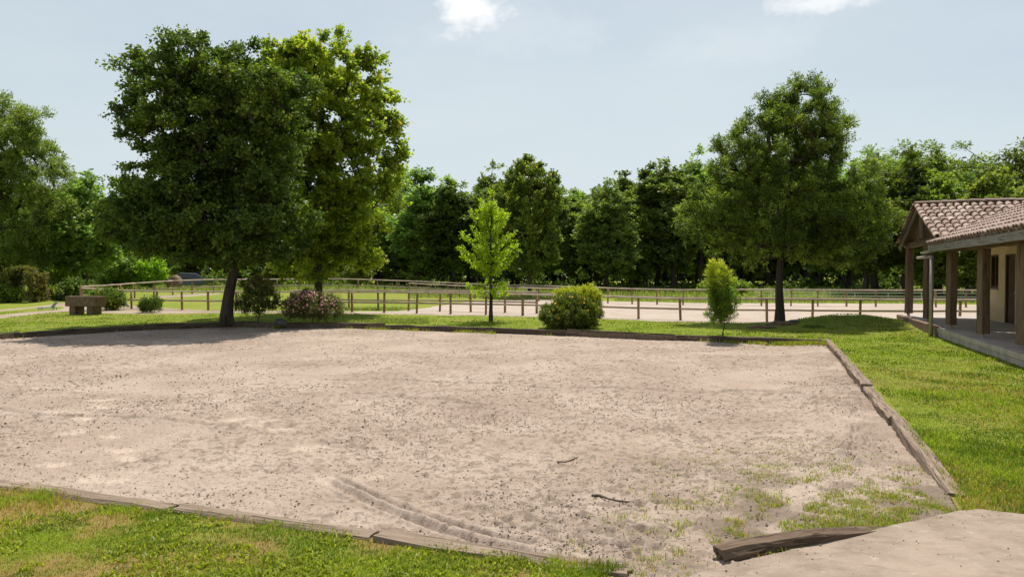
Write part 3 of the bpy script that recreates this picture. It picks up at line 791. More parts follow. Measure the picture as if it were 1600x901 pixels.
# broken sticks on the sand
def stick(pxs, r, label, seed, mat='bark_pale'):
    rng = np.random.default_rng(seed); mb = MB(); P = []
    for i, (a, b) in enumerate(pxs):
        x, y = P0(a, b, -.09); P.append((x, y, sandz(x, y) + r * 1.1 + (.012 if 0 < i < len(pxs) - 1 else 0)))
    mb.sweep([(p[0] - P[0][0], p[1] - P[0][1], p[2] - P[0][2]) for p in P], circ(r, 7), scale=[rng.uniform(.7, 1.2) * (1 - .6 * i / len(P)) for i in range(len(P))])
    o = mb.obj('stick', MAT[mat], loc=P[0], smooth=True); tag(o, label, 'stick'); return o
stick([(925, 788), (938, 791), (952, 797), (968, 801), (990, 800)], .012, 'curved brown stick lying on the sand near the corner weeds', 1)
stick([(868, 723), (884, 726), (893, 722), (903, 714)], .009, 'thin crooked twig lying alone on the open sand', 2)

# ------------------------------------------------------------------ fences
def fence(name, label, posts, Yf, ph, rails, rail_d=(.115, .07), post_d=.105, span=2, first=None, jit=.0, matp='fence', matr='fence_rail', top_on=True):
    rng = np.random.default_rng(abs(hash(label)) % 1000 if False else len(label))
    ks = sorted(Yf); pos = []
    for px in posts:
        Yv = float(np.interp(px, ks, [Yf[k_] for k_ in ks])); x, y = XY(px, Yv); pos.append(Vector((x, y, float(hgt(x, y)))))
    root = empty(name, pos[0]); tag(root, label, 'fence', 'post-and-rail fences round the paddocks')
    tops = []
    for p in pos:
        dz = rng.normal(0, .016); lean = rng.normal(0, .02, 2)
        beam('post', (p.x, p.y, p.z - .25), (p.x + lean[0], p.y + lean[1], p.z + ph + dz), post_d * rng.uniform(.9, 1.1), post_d, MAT[matp], root, seg=3, rough=.002, kind='round', seed=int(rng.integers(1e6)))
        tops.append(Vector((p.x + lean[0], p.y + lean[1], p.z + ph + dz)))
    for hi, hz_ in enumerate(rails):
        i = hi % span
        js = sorted(set([0] + list(range(i, len(pos) - 1, span)) + [len(pos) - 1]))
        for a_i, b_i in zip(js[:-1], js[1:]):
            a, b = (tops if hi == 0 else pos)[a_i].copy(), (tops if hi == 0 else pos)[b_i].copy()
            dirv = (b - a); dirv.z = 0; dirv.normalize()
            if hi == 0:
                a.z += rail_d[1] / 2 - .004; b.z += rail_d[1] / 2 - .004
                beam('top_rail', a - dirv * .03, b + dirv * .03, rail_d[0], rail_d[1], MAT[matr], root, seg=5, rough=.003, kind='half', seed=int(rng.integers(1e6)))
            else:
                nrm = Vector((dirv.y, -dirv.x, 0)) * (post_d / 2 + .018)
                if nrm.y > 0: nrm = -nrm
                a.z += hz_; b.z += hz_
                beam('mid_rail', a + nrm, b + nrm, .045, .085, MAT[matr], root, seg=5, rough=.003, kind='round', seed=int(rng.integers(1e6)))
    return root
fence('post_rail_fence', 'long near post-and-rail fence between the lawn strip and the sandy paddock',
      [128, 150, 175, 205, 244, 284, 325, 368, 411, 456, 503, 550, 600, 651, 704, 759, 817, 876, 937, 998, 1064, 1131, 1199, 1270, 1344, 1420, 1500, 1580, 1660, 1740],
      {128: 40, 150: 38.5, 205: 34.9, 368: 32.6, 550: 31.8, 817: 29.4, 998: 28.8, 1199: 27.6, 1420: 27.2, 1500: 27.3, 1740: 27.5}, .88, [.9, .46])
fence('post_rail_fence', 'short inner fence just behind the near one, from the pink shrub to the flowered bush',
      [455, 500, 545, 591, 638, 687, 736, 789, 839], {455: 34.5, 687: 32.6, 839: 31.1}, .93, [.9, .50])
fence('post_rail_fence', 'long far fence curving along the foot of the wood from the left corner',
      [126, 147, 165, 188, 210, 240, 270, 300, 333, 363, 394, 433, 467, 498, 530, 560, 590, 620, 650, 680, 711, 742, 773, 805, 838, 872, 910, 950, 988, 1027, 1067, 1108, 1149, 1190, 1236, 1278, 1323, 1369, 1416, 1463, 1510, 1558, 1606, 1660],
      {126: 41, 147: 42, 188: 43.5, 240: 46, 333: 50, 433: 53, 560: 55, 711: 52, 872: 47, 950: 44, 1067: 42.5, 1190: 41.6, 1369: 40, 1660: 38}, .93, [.9, .47], rail_d=(.13, .085))
fence('post_rail_fence', 'low cross fence in the middle of the paddock, seen past the young tree',
      [640, 670, 700, 718, 742, 772, 806, 842, 880], {640: 50, 742: 48, 880: 44.5}, .82, [.9, .45], rail_d=(.12, .07))
# tape fence beyond the far one
root = empty('tape_fence', (*XY(1180, 49), 0)); tag(root, 'low white tape fence in the grass beyond the far rails at the right', 'fence')
tp = [XY(px, 49 - (px - 1180) * .008) for px in range(1180, 1640, 52)]
for i, (x, y) in enumerate(tp):
    z = float(hgt(x, y))
    mb = MB(); mb.sweep([(x - root.location.x, y - root.location.y, z - .1), (x - root.location.x, y - root.location.y, z + .62)], circ(.018, 6)); mb.obj('stake', MAT['tape'], root)
    if i:
        for zz in (.35, .58):
            mb = MB(); mb.sweep([(px_ - root.location.x, py_ - root.location.y, pz_ + zz) for px_, py_, pz_ in ((*tp[i - 1], float(hgt(*tp[i - 1]))), (x, y, z))], [(-.004, -.02), (.004, -.02), (.004, .02), (-.004, .02)]); mb.obj('tape', MAT['tape'], root)

# ------------------------------------------------------------------ trees
def norm(a): return a / np.maximum(np.linalg.norm(a, axis=-1, keepdims=True), 1e-9)
def leaf_geo(c, ax, L, W, rng, up=.5):
    n = len(c)
    nr = rng.normal(0, 1, (n, 3)); nr[:, 2] += up
    ax = norm(ax); side = norm(np.cross(ax, nr)); nn = norm(np.cross(side, ax))
    L = L[:, None]; W = W[:, None]
    V = np.stack([c, c + ax * L * .45 + side * W * .5 + nn * L * .06, c + ax * L - nn * L * .12, c + ax * L * .45 - side * W * .5 + nn * L * .06], 1)
    return V
def clump_points(lobes, n, rng, bias=2.0, gap=.0, squash=1):
    vol = np.array([l[3] * l[4] * l[5] for l in lobes]) ** .8; vol = vol / vol.sum()
    P = []; Rr = []
    while sum(map(len, P)) < n:
        k = rng.choice(len(lobes), n, p=vol); L = np.array(lobes)[k]
        d = norm(rng.normal(0, 1, (n, 3))); r = rng.random(n) ** (1 / (3 * bias * .5))
        p = L[:, :3] + d * r[:, None] * L[:, 3:6]
        if gap > 0:
            nz = fbm(p[:, 0] * .7 + p[:, 2] * .4, p[:, 2] * .8 + p[:, 1] * .5, 11, 2)
            m_ = nz > gap
            p = p[m_]; r = r[m_]
        P.append(p); Rr.append(r)
    return np.concatenate(P)[:n], np.concatenate(Rr)[:n]
def skeleton(trunk, clumps, rng, step=.5, r_tip=.012, kk=5, pw=.5, jitter=.05):
    nodes = [np.array(p, float) for p in trunk]; par = [-1] + list(range(len(trunk) - 1)); nt_ = len(trunk)
    top = nodes[-1]
    order = np.argsort(np.linalg.norm(clumps - nodes[nt_ // 2], axis=1))
    A = np.zeros((len(clumps) * 14 + nt_ + 50, 3)); cnt = nt_; A[:nt_] = nodes
    first = max(1, int(nt_ * .45))
    leafnode = []
    for ci in order:
        c = clumps[ci]
        cand = A[first:cnt]
        dv = c - cand; dist = np.linalg.norm(dv, axis=1)
        pen = dist + .6 * np.clip(-dv[:, 2], 0, 9) + .03 * np.abs(np.arange(cnt - first) < 0)
        j = int(np.argmin(pen)) + first
        m_ = max(1, int(dist[j - first] / step)); prev = j; base = A[j].copy()
        m_ = min(m_, 12)
        for s_ in range(1, m_ + 1):
            f = s_ / m_
            p = base + (c - base) * f + np.array([0, 0, .12 * dist[j - first] * math.sin(math.pi * f)]) + (rng.normal(0, jitter, 3) if s_ < m_ else 0)
            A[cnt] = p; par.append(prev); prev = cnt; cnt += 1
        leafnode.append(prev)
    w = np.zeros(cnt); w[leafnode] = 1
    for i in range(cnt - 1, 0, -1): w[par[i]] += w[i]
    return A[:cnt], np.array(par), w, nt_
def tubes(A, B, ra, rb, k=5):
    n = len(A); t = norm(B - A); ref = np.where(np.abs(t[:, 2:3]) > .9, np.array([[1., 0, 0]]), np.array([[0, 0, 1.]]))
    s = norm(np.cross(t, ref)); u = np.cross(s, t)
    an = np.arange(k) * 2 * math.pi / k
    ring = s[:, None, :] * np.cos(an)[None, :, None] + u[:, None, :] * np.sin(an)[None, :, None]
    V = np.concatenate([A[:, None] + ring * ra[:, None, None], B[:, None] + ring * rb[:, None, None]], 1).reshape(-1, 3)
    b = (np.arange(n) * 2 * k)[:, None]; j = np.arange(k)[None]
    Q = np.stack([b + j, b + (j + 1) % k, b + k + (j + 1) % k, b + k + j], -1).reshape(-1, 4)
    return V, Q
def make_tree(seed, trunk, r_base, lobes=None, clumps=None, n_clump=300, crad=.5, twigs=6, per=16, leaf=(.13, .085), bias=2.0, gap=0., droop=0., up=.35, outw=.8,
              tipf=None, r_tip=.012, step=.5, stems=None, limb_scale=1.0, leaf_up=.5, spread=.06, tip_r=.75, clump_var=.45, flat=1.):
    rng = np.random.default_rng(seed)
    if clumps is None: clumps, rad = clump_points(lobes, n_clump, rng, bias, gap)
    else: rad = np.ones(len(clumps))
    A, par, w, nt_ = skeleton(trunk, clumps, rng, step, r_tip)
    # radii
    r = r_tip * w ** .5 * limb_scale
    r = np.minimum(r, r_base * .62)
    for i in range(nt_):
        f = i / max(1, nt_ - 1); r[i] = max(r[i] if i > nt_ * .6 else 0, r_base * (1 - .55 * f) * (1 + .35 * math.exp(-f * 9)))
    idx = np.arange(1, len(A)); pa = par[1:]
    idx2 = idx[idx >= nt_]
    ra = np.minimum(r[par[idx2]], r[idx2] * 1.5 + .004)
    V, Q = tubes(A[par[idx2]], A[idx2], ra, r[idx2])
    # trunk swept as one tapering surface
    T = np.array(trunk, float); xs = np.linspace(0, len(T) - 1, (len(T) - 1) * 4 + 1); P = np.stack([np.interp(xs, np.arange(len(T)), T[:, c]) for c in range(3)], 1)
    rr = np.interp(xs, np.arange(len(T)), r[:nt_]); k = 14; an = np.arange(k) * 2 * math.pi / k
    f = np.linspace(0, 1, len(xs))
    lob = 1 + .10 * np.sin(an * 3 + seed)[None, :] * np.exp(-f * 6)[:, None] + .05 * rng.normal(0, 1, (1, k)) + .025 * rng.normal(0, 1, (len(xs), k))
    ring = np.stack([np.cos(an)[None] * rr[:, None] * lob, np.sin(an)[None] * rr[:, None] * lob, np.zeros((len(xs), k))], -1) + P[:, None]
    b0 = len(V); V = np.concatenate([V, ring.reshape(-1, 3)])
    i = np.arange(len(xs) - 1)[:, None] * k + b0; j = np.arange(k)[None]
    Q = np.concatenate([Q, np.stack([i + j, i + (j + 1) % k, i + k + (j + 1) % k, i + k + j], -1).reshape(-1, 4)])
    # the bark's grain runs up the stem: swap axes in the material through the object's own coordinates
    trunk_me = npmesh('trunk', V, Q=Q, smooth=True)
    # twigs and leaves
    nC = len(clumps); ctr = clumps.mean(0) if lobes is None else np.average(np.array(lobes)[:, :3], axis=0, weights=[l[3] * l[4] * l[5] for l in lobes])
    ow = norm(clumps - ctr)
    cr = crad * rng.uniform(.7, 1.3, nC)
    c = np.repeat(clumps, twigs, 0); d = norm(rng.normal(0, 1, (nC * twigs, 3)) * .9 + np.repeat(ow, twigs, 0) * outw + np.array([0, 0, up]))
    d[:, 2] *= flat
    tl = np.repeat(cr, twigs) * rng.uniform(.6, 1.25, nC * twigs)
    s = rng.uniform(.08, 1, (len(c), per)) ** .8
    pos = c[:, None] + d[:, None] * (tl[:, None] * s)[..., None] + rng.normal(0, spread, (len(c), per, 3))
    pos[..., 2] -= droop * (tl[:, None] * s) ** 2 * 1.2
    ax = d[:, None] * .8 + rng.normal(0, .7, (len(c), per, 3)); ax[..., 2] -= droop * .8
    nL = len(c) * per
    sz = rng.uniform(.65, 1.3, nL)
    LV = leaf_geo(pos.reshape(-1, 3), ax.reshape(-1, 3), leaf[0] * sz, leaf[1] * sz, rng, leaf_up).reshape(-1, 3)
    LQ = np.arange(nL * 4).reshape(-1, 4)
    cv = np.repeat(rng.random(nC), twigs * per)
    v = np.clip(clump_var * cv + (1 - clump_var) * rng.random(nL), 0, 1)
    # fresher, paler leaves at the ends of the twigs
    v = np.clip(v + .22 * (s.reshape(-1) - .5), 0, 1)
    fa = {'v': v}
    if tipf is not None:
        hN = (pos[..., 2].reshape(-1) - pos[..., 2].min()) / np.ptp(pos[..., 2]); fa['tip'] = ((rng.random(nL) < tipf(hN, pos.reshape(-1, 3))) & (s.reshape(-1) > tip_r)) * rng.uniform(.5, 1, nL)
    else: fa['tip'] = np.zeros(nL)
    # thin twigs belong to the woody part
    crown_me = npmesh('crown', LV, Q=LQ, fattr=fa)
    return trunk_me, crown_me
def place(name, cat, label, loc, meshes, mats, group=None, parts=('trunk', 'crown'), rz=0, sc=(1, 1, 1)):
    root = empty(name, loc, rz); root.scale = sc
    tag(root, label, cat, group)
    a = link(parts[0], meshes[0], MAT[mats[0]], root); b = link(parts[1], meshes[1], MAT[mats[1]], root)
    return root
def base_at(px, Yv): x, y = XY(px, Yv); return (x, y, float(hgt(x, y)) - .02)
def L_(px, py, rpx, rpy, base, Yv, depth=None, dy=0):
    """a lobe of the crown seen at px, py with half sizes in pixels, relative to the tree's base"""
    k = Yv / F
    return ((px - 800) * k - base[0], dy, Zat(py, Yv) - base[2], rpx * k, (depth if depth else rpx * k), rpy * k)

# --- big dark tree, left
Yt = 24.4; bs_ = base_at(352, Yt)
lob = [L_(300, 330, 105, 78, bs_, Yt, 2.4), L_(300, 215, 100, 105, bs_, Yt, 2.3), L_(385, 160, 85, 85, bs_, Yt, 2.0), L_(322, 104, 76, 52, bs_, Yt, 1.7), L_(242, 145, 44, 58, bs_, Yt, 1.2),
       L_(415, 240, 62, 95, bs_, Yt, 1.9), L_(420, 350, 66, 58, bs_, Yt, 2.0), L_(225, 350, 50, 55, bs_, Yt, 1.5), L_(205, 250, 22, 60, bs_, Yt, .7), L_(311, 58, 8, 14, bs_, Yt, .3), L_(228, 100, 12, 16, bs_, Yt, .4), L_(350, 360, 120, 50, bs_, Yt, 2.4, -.6), L_(180, 340, 16, 30, bs_, Yt, .6), L_(448, 125, 36, 42, bs_, Yt, 1.0), L_(340, 255, 85, 80, bs_, Yt, 2.0)]
tr = [(0, 0, 0), (.03, 0, .5), (.12, 0, 1.1), (.28, 0, 1.8), (.38, 0, 2.5), (.35, 0, 3.3), (.15, .1, 4.3), (.1, 0, 5.5), (-.1, 0, 6.6), (-.1, 0, 7.6)]
t1 = make_tree(101, tr, .20, lob, n_clump=720, crad=.52, twigs=8, per=24, leaf=(.13, .085), bias=1.8, gap=.30, outw=.7, up=.25, flat=.6, r_tip=.011, leaf_up=1.0)
place('oak_tree', 'tree', 'big dark leafy tree with a leaning trunk at the far edge of the sand', bs_, t1, ('bark', 'leaf_dark'))

# --- tall sunlit maple behind it
Yt = 30.0; bs_ = base_at(497, Yt)
lob = [L_(520, 180, 85, 90, bs_, Yt, 2.8), L_(520, 110, 62, 52, bs_, Yt, 2.0), L_(570, 240, 62, 78, bs_, Yt, 2.4), L_(560, 330, 62, 52, bs_, Yt, 2.3), L_(490, 330, 80, 75, bs_, Yt, 2.8), L_(590, 150, 24, 55, bs_, Yt, 1.0), L_(612, 240, 20, 52, bs_, Yt, .9), L_(520, 68, 22, 18, bs_, Yt, .7), L_(460, 120, 58, 48, bs_, Yt, 1.8), L_(425, 150, 40, 50, bs_, Yt, 1.6), L_(575, 95, 20, 22, bs_, Yt, .7), L_(530, 385, 48, 24, bs_, Yt, 1.6), L_(480, 415, 45, 18, bs_, Yt, 1.6), L_(470, 250, 40, 70, bs_, Yt, 2.2, -1.2), L_(560, 400, 30, 20, bs_, Yt, 1.2)]
tr = [(0, 0, 0), (0, 0, .8), (.03, 0, 1.6), (0, 0, 2.6), (0, 0, 3.8), (.1, 0, 5.2), (.1, 0, 6.8), (.2, 0, 8.5), (.2, 0, 10), (.3, 0, 11.3)]
t2 = make_tree(102, tr, .17, lob, n_clump=640, crad=.52, twigs=8, per=22, leaf=(.145, .11), bias=2.3, gap=.34, up=.55, outw=.7, flat=.7, r_tip=.012, leaf_up=1.0,
               tipf=lambda h_, p_: .02 + .11 * np.clip((h_ - .45) * 2, 0, 1))
place('maple_tree', 'tree', 'tall sunlit yellow-green tree with orange tips, right behind the big dark one', bs_, t2, ('bark', 'leaf_maple'))

# --- dome-shaped ash, right
Yt = 25.2; bs_ = base_at(1218, Yt)
lob = [L_(1225, 330, 110, 75, bs_, Yt, 2.5), L_(1250, 205, 62, 66, bs_, Yt, 1.6), L_(1258, 146, 26, 22, bs_, Yt, .7), L_(1238, 250, 85, 85, bs_, Yt, 2.0), L_(1222, 165, 24, 30, bs_, Yt, .7), L_(1290, 170, 20, 30, bs_, Yt, .7), L_(1180, 240, 55, 60, bs_, Yt, 1.5), L_(1130, 320, 48, 68, bs_, Yt, 1.5), L_(1310, 330, 78, 80, bs_, Yt, 2.1), L_(1355, 350, 48, 58, bs_, Yt, 1.5), L_(1290, 225, 36, 55, bs_, Yt, 1.2),
       L_(1090, 350, 36, 38, bs_, Yt, 1.1), L_(1180, 380, 65, 32, bs_, Yt, 1.9), L_(1300, 385, 70, 32, bs_, Yt, 1.9), L_(1200, 180, 28, 28, bs_, Yt, .8), L_(1150, 225, 26, 30, bs_, Yt, .8)]
tr = [(0, 0, 0), (.01, 0, .5), (-.02, 0, 1.1), (0, 0, 1.7), (.03, 0, 2.4), (.1, 0, 3.2), (.25, 0, 4.2), (.4, 0, 5.2), (.6, 0, 6.5)]
t3 = make_tree(103, tr, .145, lob, n_clump=900, crad=.38, twigs=8, per=24, leaf=(.115, .032), bias=2.0, gap=.27, outw=.6, up=1.0, flat=1.0, r_tip=.011, spread=.045, droop=.2, leaf_up=.9)
place('ash_tree', 'tree', 'broad dome-shaped feathery tree on the lawn left of the building', bs_, t3, ('bark', 'leaf_ash'))

# --- young yellow-green tree
Yt = 25.6; bs_ = base_at(767, Yt); rng = np.random.default_rng(9)
tr = [(0, 0, 0), (0, 0, .45), (.01, 0, .9), (0, 0, 1.4), (-.02, 0, 2.0), (-.01, 0, 2.7), (.02, 0, 3.4), (.03, 0, 4.1), (.05, 0, 4.7)]
cl = []; 
for i in range(40):
    hb = 1.0 + 3.1 * (i / 40) ** 1.0; az = i * 2.4 + rng.normal(0, .2); Ln = (1.48 * math.sin(min(1, (4.75 - hb) / 2.6) * math.pi / 2)) * rng.uniform(.7, 1.1); e = R(rng.uniform(30, 50) + 14 * (hb > 2.8))
    if hb < 1.5: Ln *= .6; e = R(5)
    for s_ in np.arange(.25, Ln, .13): cl.append((math.cos(az) * s_ * math.cos(e), math.sin(az) * s_ * math.cos(e), hb + s_ * math.sin(e)))
for z_ in np.arange(3.9, 4.9, .12): cl.append((.04 + rng.normal(0, .04), 0, z_))
t4 = make_tree(104, tr, .065, clumps=np.array(cl), crad=.12, twigs=4, per=8, leaf=(.085, .05), up=.1, outw=.4, r_tip=.006, step=.2, spread=.035, leaf_up=1.5, clump_var=.2)
place('young_tree', 'tree', 'slender young yellow-green tree with upswept tiers, alone on the lawn strip', bs_, t4, ('bark', 'leaf_young'))

# --- left willow-like tree, half out of frame
Yt = 45.0; bs_ = base_at(2, Yt)
lob = [L_(10, 300, 95, 110, bs_, Yt, 3.0), L_(20, 220, 68, 65, bs_, Yt, 2.2), L_(62, 350, 46, 62, bs_, Yt, 1.8), L_(-50, 280, 70, 100, bs_, Yt, 2.6), L_(85, 300, 20, 38, bs_, Yt, .9), L_(45, 200, 34, 34, bs_, Yt, 1.2), L_(-10, 175, 25, 20, bs_, Yt, 1), L_(30, 400, 55, 24, bs_, Yt, 1.8)]
tr = [(0, 0, 0), (0, 0, 1), (.1, 0, 2), (.1, 0, 3.4), (0, 0, 5), (.1, 0, 7), (.2, 0, 9)]
t5 = make_tree(105, tr, .17, lob, n_clump=520, crad=.72, twigs=9, per=22, leaf=(.19, .055), bias=2.1, gap=.37, droop=.3, r_tip=.013, spread=.08)
place('willow_tree', 'tree', 'pale feathery green tree cut off by the left edge above the leafy arch', bs_, t5, ('bark', 'leaf_willow'))

# --- pale maple in the middle distance
Yt = 52.; bs_ = base_at(828, Yt)
lob = [L_(828, 340, 46, 85, bs_, Yt, 2.3), L_(822, 285, 28, 30, bs_, Yt, 1.4), L_(860, 320, 20, 45, bs_, Yt, 1.0), L_(795, 330, 20, 50, bs_, Yt, 1.0), L_(830, 400, 38, 32, bs_, Yt, 1.8)]
tr = [(0, 0, 0), (0, 0, 1.2), (0, 0, 2.6), (.1, 0, 4.5), (0, 0, 6.5), (0, 0, 8.5)]
t6 = make_tree(106, tr, .14, lob, n_clump=320, crad=.6, twigs=8, per=20, leaf=(.19, .13), bias=2.2, gap=.25, up=1.0, tipf=lambda h_, p_: .12 * np.clip((h_ - .5) * 2, 0, 1))
place('maple_tree', 'tree', 'light green oval tree with rusty top standing before the wood, behind the young tree', bs_, t6, ('bark', 'leaf_maple_far'))

# --- woodland trees: seven kinds, each built once with its parts, then copied
def wood_kind(seed, h, w, mat, leaf=(.27, .18), n=300, bottom=.2, narrow=1., gap=.33, twigs=7, per=14, wispy=False):
    rng = np.random.default_rng(seed); lobes = []
    nb = 9
    for i in range(nb):
        f = i / (nb - 1); z = h * (bottom + (1 - bottom) * (.12 + .80 * f)); r = w / 2 * (math.sin(math.pi * (.30 + .62 * f)) ** narrow) * rng.uniform(.55, .8)
        a = rng.uniform(0, 6.28); off_ = w * .2 * rng.random()
        lobes.append((math.cos(a) * off_, math.sin(a) * off_, z, r, r, h * .11 * rng.uniform(.8, 1.25)))
    lobes.append((0, 0, h * .55, w * .32, w * .32, h * .3))
    tr = [(rng.normal(0, .08) * (i > 0), rng.normal(0, .08) * (i > 0), h * .9 * i / 7) for i in range(8)]
    ms = make_tree(seed, tr, .13 + .004 * h, lobes, n_clump=n, crad=.75, twigs=twigs, per=per, leaf=leaf, bias=2.0, gap=gap, up=.55, outw=.7, flat=.7, r_tip=.016, spread=.09, step=.9, leaf_up=1.)
    return ms, h, mat
K = {'dense': wood_kind(201, 12, 6.2, 'leaf_wood'), 'round': wood_kind(202, 12, 7.0, 'leaf_wood', bottom=.14), 'slim': wood_kind(203, 12, 4.8, 'leaf_wood', gap=.38),
     'pale': wood_kind(204, 12, 6.0, 'leaf_wood_lit', bottom=.1), 'open': wood_kind(205, 12, 6.5, 'leaf_wood', gap=.42, n=200, bottom=.28), 'dark': wood_kind(206, 12, 6.5, 'leaf_dark', n=300, gap=.3),
     'wispy': wood_kind(207, 12, 5.2, 'leaf_wood', leaf=(.22, .07), n=105, gap=.47, bottom=.35, per=14)}
protos = {}
def wood_tree(kind, px, top, Yv, label, wpx=1.0, group='trees of the wood behind the paddocks', name=None):
    ms, h, mat = K[kind]
    b = base_at(px, Yv); hh_ = Zat(top, Yv) - b[2]
    s_ = hh_ / (h * 1.02); rng = np.random.default_rng(abs(int(px * 7 + Yv * 3)))
    sc = (s_ * wpx * 1.22, s_ * wpx * 1.22, s_)
    nm = name or {'dense': 'woodland_tree', 'round': 'woodland_tree', 'slim': 'slim_tree', 'pale': 'pale_tree', 'open': 'woodland_tree', 'dark': 'dark_tree', 'wispy': 'locust_tree'}[kind]
    rz = rng.uniform(0, 6.28)
    if kind not in protos:
        r_ = place(nm, 'tree', label, b, ms, ('bark', mat), group, rz=rz, sc=sc); protos[kind] = r_; return r_
    src = protos[kind]; r_ = src.copy(); r_.name = nm; COL.objects.link(r_); r_.location = b; r_.scale = sc; r_.rotation_euler = (0, 0, rz)
    r_['label'] = label; r_['group'] = group
    for ch in src.children:
        c_ = ch.copy(); COL.objects.link(c_); c_.parent = r_
    return r_
front = [
 ('dense', 132, 262, 48, 'dark-trunked tree between the willow and the big leaning tree', 1.15),
 ('open', 180, 300, 58, 'tree peeping out left of the big dark crown, behind the dark-trunked one', 1.1),
 ('dark', 84, 300, 64, 'dark tree behind the left shrubs and the willow-like crown', 1.3),
 ('round', 300, 330, 76, 'tree of the wood hidden behind the left half of the big dark crown', 1.2),
 ('dense', 395, 325, 80, 'tree of the wood behind the big leaning trunk', 1.3),
 ('round', 470, 330, 78, 'tree of the wood behind the trunk of the tall sunlit tree', 1.3),
 ('dark', 560, 300, 74, 'dark tree of the wood at the right foot of the tall sunlit tree', 1.2),
 ('wispy', 628, 246, 80, 'thin brownish treetop just right of the tall sunlit tree', .8),
 ('dense', 618, 300, 70, 'dark round tree directly right of the tall sunlit tree', 1.1),
 ('round', 658, 266, 66, 'highest dark tree between the tall sunlit tree and the young one', 1.15),
 ('dark', 705, 284, 64, 'dark bushy tree left of the young yellow-green tree', 1.2),
 ('slim', 742, 300, 70, 'low treetop just left of the young tree', 1.1),
 ('open', 770, 263, 72, 'dark treetop above and behind the young yellow-green tree', 1.0),
 ('pale', 800, 292, 76, 'pale tree filling the gap behind the oval maple', 1.0),
 ('slim', 878, 282, 68, 'slim dark treetop just right of the oval light green tree', .9),
 ('round', 905, 297, 70, 'shaded tree behind the yellow-flowered bush, left of the rusty-topped one', 1.0),
 ('dense', 948, 281, 62, 'rusty-green rounded tree above the yellow-flowered bush', 1.1),
 ('pale', 988, 300, 66, 'paler low tree in the dip right of the flowered bush', .9),
 ('slim', 1008, 262, 68, 'dark slim treetop at the left end of the tall stretch of wood', 1.0),
 ('dense', 1052, 243, 66, 'tall dark tree above the golden shrub', 1.05),
 ('open', 1095, 240, 68, 'tall open tree against the left side of the dome-shaped tree', 1.0),
 ('round', 1140, 262, 70, 'tree of the wood hidden behind the left flank of the dome-shaped tree', 1.1),
 ('dense', 1200, 270, 72, 'tree of the wood behind the trunk of the dome-shaped tree', 1.2),
 ('dark', 1262, 270, 70, 'dark tree of the wood behind the right half of the dome-shaped tree', 1.2),
 ('round', 1325, 250, 66, 'tree of the wood at the right flank of the dome-shaped tree', 1.1),
 ('wispy', 1368, 212, 60, 'thin feathery treetop nearest the right side of the dome-shaped tree', 1.1),
 ('dense', 1352, 240, 56, 'leafy mid-green tree just right of the dome-shaped tree', 1.0),
 ('wispy', 1420, 205, 60, 'feathery branches sticking up left of the building ridge', 1.0),
 ('dark', 1418, 238, 54, 'dark tree above the gable of the building', 1.1),
 ('wispy', 1462, 205, 60, 'spreading feathery treetop highest above the tiled roof', 1.3),
 ('pale', 1470, 262, 52, 'pale tree above the middle of the gable roof', 1.0),
 ('dense', 1512, 262, 56, 'mid-green tree over the dip in the treetops above the roof', 1.1),
 ('wispy', 1585, 203, 56, 'feathery treetop at the right edge of the photo', 1.3),
 ('pale', 1545, 262, 48, 'sunlit pale tree above the right part of the tiled roof', 1.1),
 ('pale', 1600, 285, 38, 'yellowish tree close behind the roof at the right edge', 1.0),
 ('dense', 1640, 240, 52, 'tree just outside the right edge behind the building', 1.2),
]
for kd, px, top, Yv, lb, wp in front: wood_tree(kd, px, top, Yv, lb, wp)
back_px = list(range(-190, 1780, 56)); rng = np.random.default_rng(44)
kinds_ = ['dense', 'round', 'dark', 'open', 'pale', 'slim']
for i, px in enumerate(back_px):
    top = 290 + rng.uniform(-8, 20) - (40 if px > 1000 else 0)
    if 980 < px < 1210 and i % 2: continue
    wood_tree(kinds_[i % 6], px + rng.uniform(-10, 10), top, rng.uniform(84, 92), 'tree deep in the wood, mostly hidden by the trees before it', 1.35, 'trees deep in the wood')
for i, px in enumerate(range(-160, 1760, 90)):
    if 990 < px < 1200: continue
    wood_tree(kinds_[(i * 5 + 2) % 6], px, 320 - (25 if px > 1000 else 0) + rng.uniform(-5, 10), rng.uniform(100, 110), 'tree deep in the wood, mostly hidden by the trees before it', 1.5, 'trees deep in the wood')

for i, px in enumerate(range(590, 1340, 36)):
    if 1000 < px < 1200 and i % 2: continue
    wood_tree(kinds_[(i * 2 + 1) % 6], px + rng.uniform(-6, 6), (298 if px < 980 else 268) + rng.uniform(-6, 12), rng.uniform(74, 79), 'tree deep in the wood, mostly hidden by the trees before it', 1.1, 'trees deep in the wood')

# --- undergrowth and the far hedge behind the wood, uncountable
def foliage_mass(name, label, pts3, crad, mat, seed, leaf=(.3, .2), twigs=4, per=8):
    rng = np.random.default_rng(seed); P = np.array(pts3); n = len(P)
    c = np.repeat(P, twigs, 0); d = norm(rng.normal(0, 1, (len(c), 3)) + np.array([0, 0, .5])); tl = crad * rng.uniform(.5, 1.2, len(c))
    s = rng.uniform(.1, 1, (len(c), per)); pos = c[:, None] + d[:, None] * (tl[:, None] * s)[..., None] + rng.normal(0, .08, (len(c), per, 3))
    ax = d[:, None] + rng.normal(0, .7, (len(c), per, 3)); nL = len(c) * per; sz = rng.uniform(.6, 1.3, nL)
    V = leaf_geo(pos.reshape(-1, 3), ax.reshape(-1, 3), leaf[0] * sz, leaf[1] * sz, rng).reshape(-1, 3)
    cv = np.repeat(rng.random(n), twigs * per)
    me = npmesh(name, V, Q=np.arange(nL * 4).reshape(-1, 4), fattr={'v': .6 * cv + .4 * rng.random(nL), 'tip': np.zeros(nL)})
    return tag(link(name, me, MAT[mat]), label, 'undergrowth', kind='stuff')
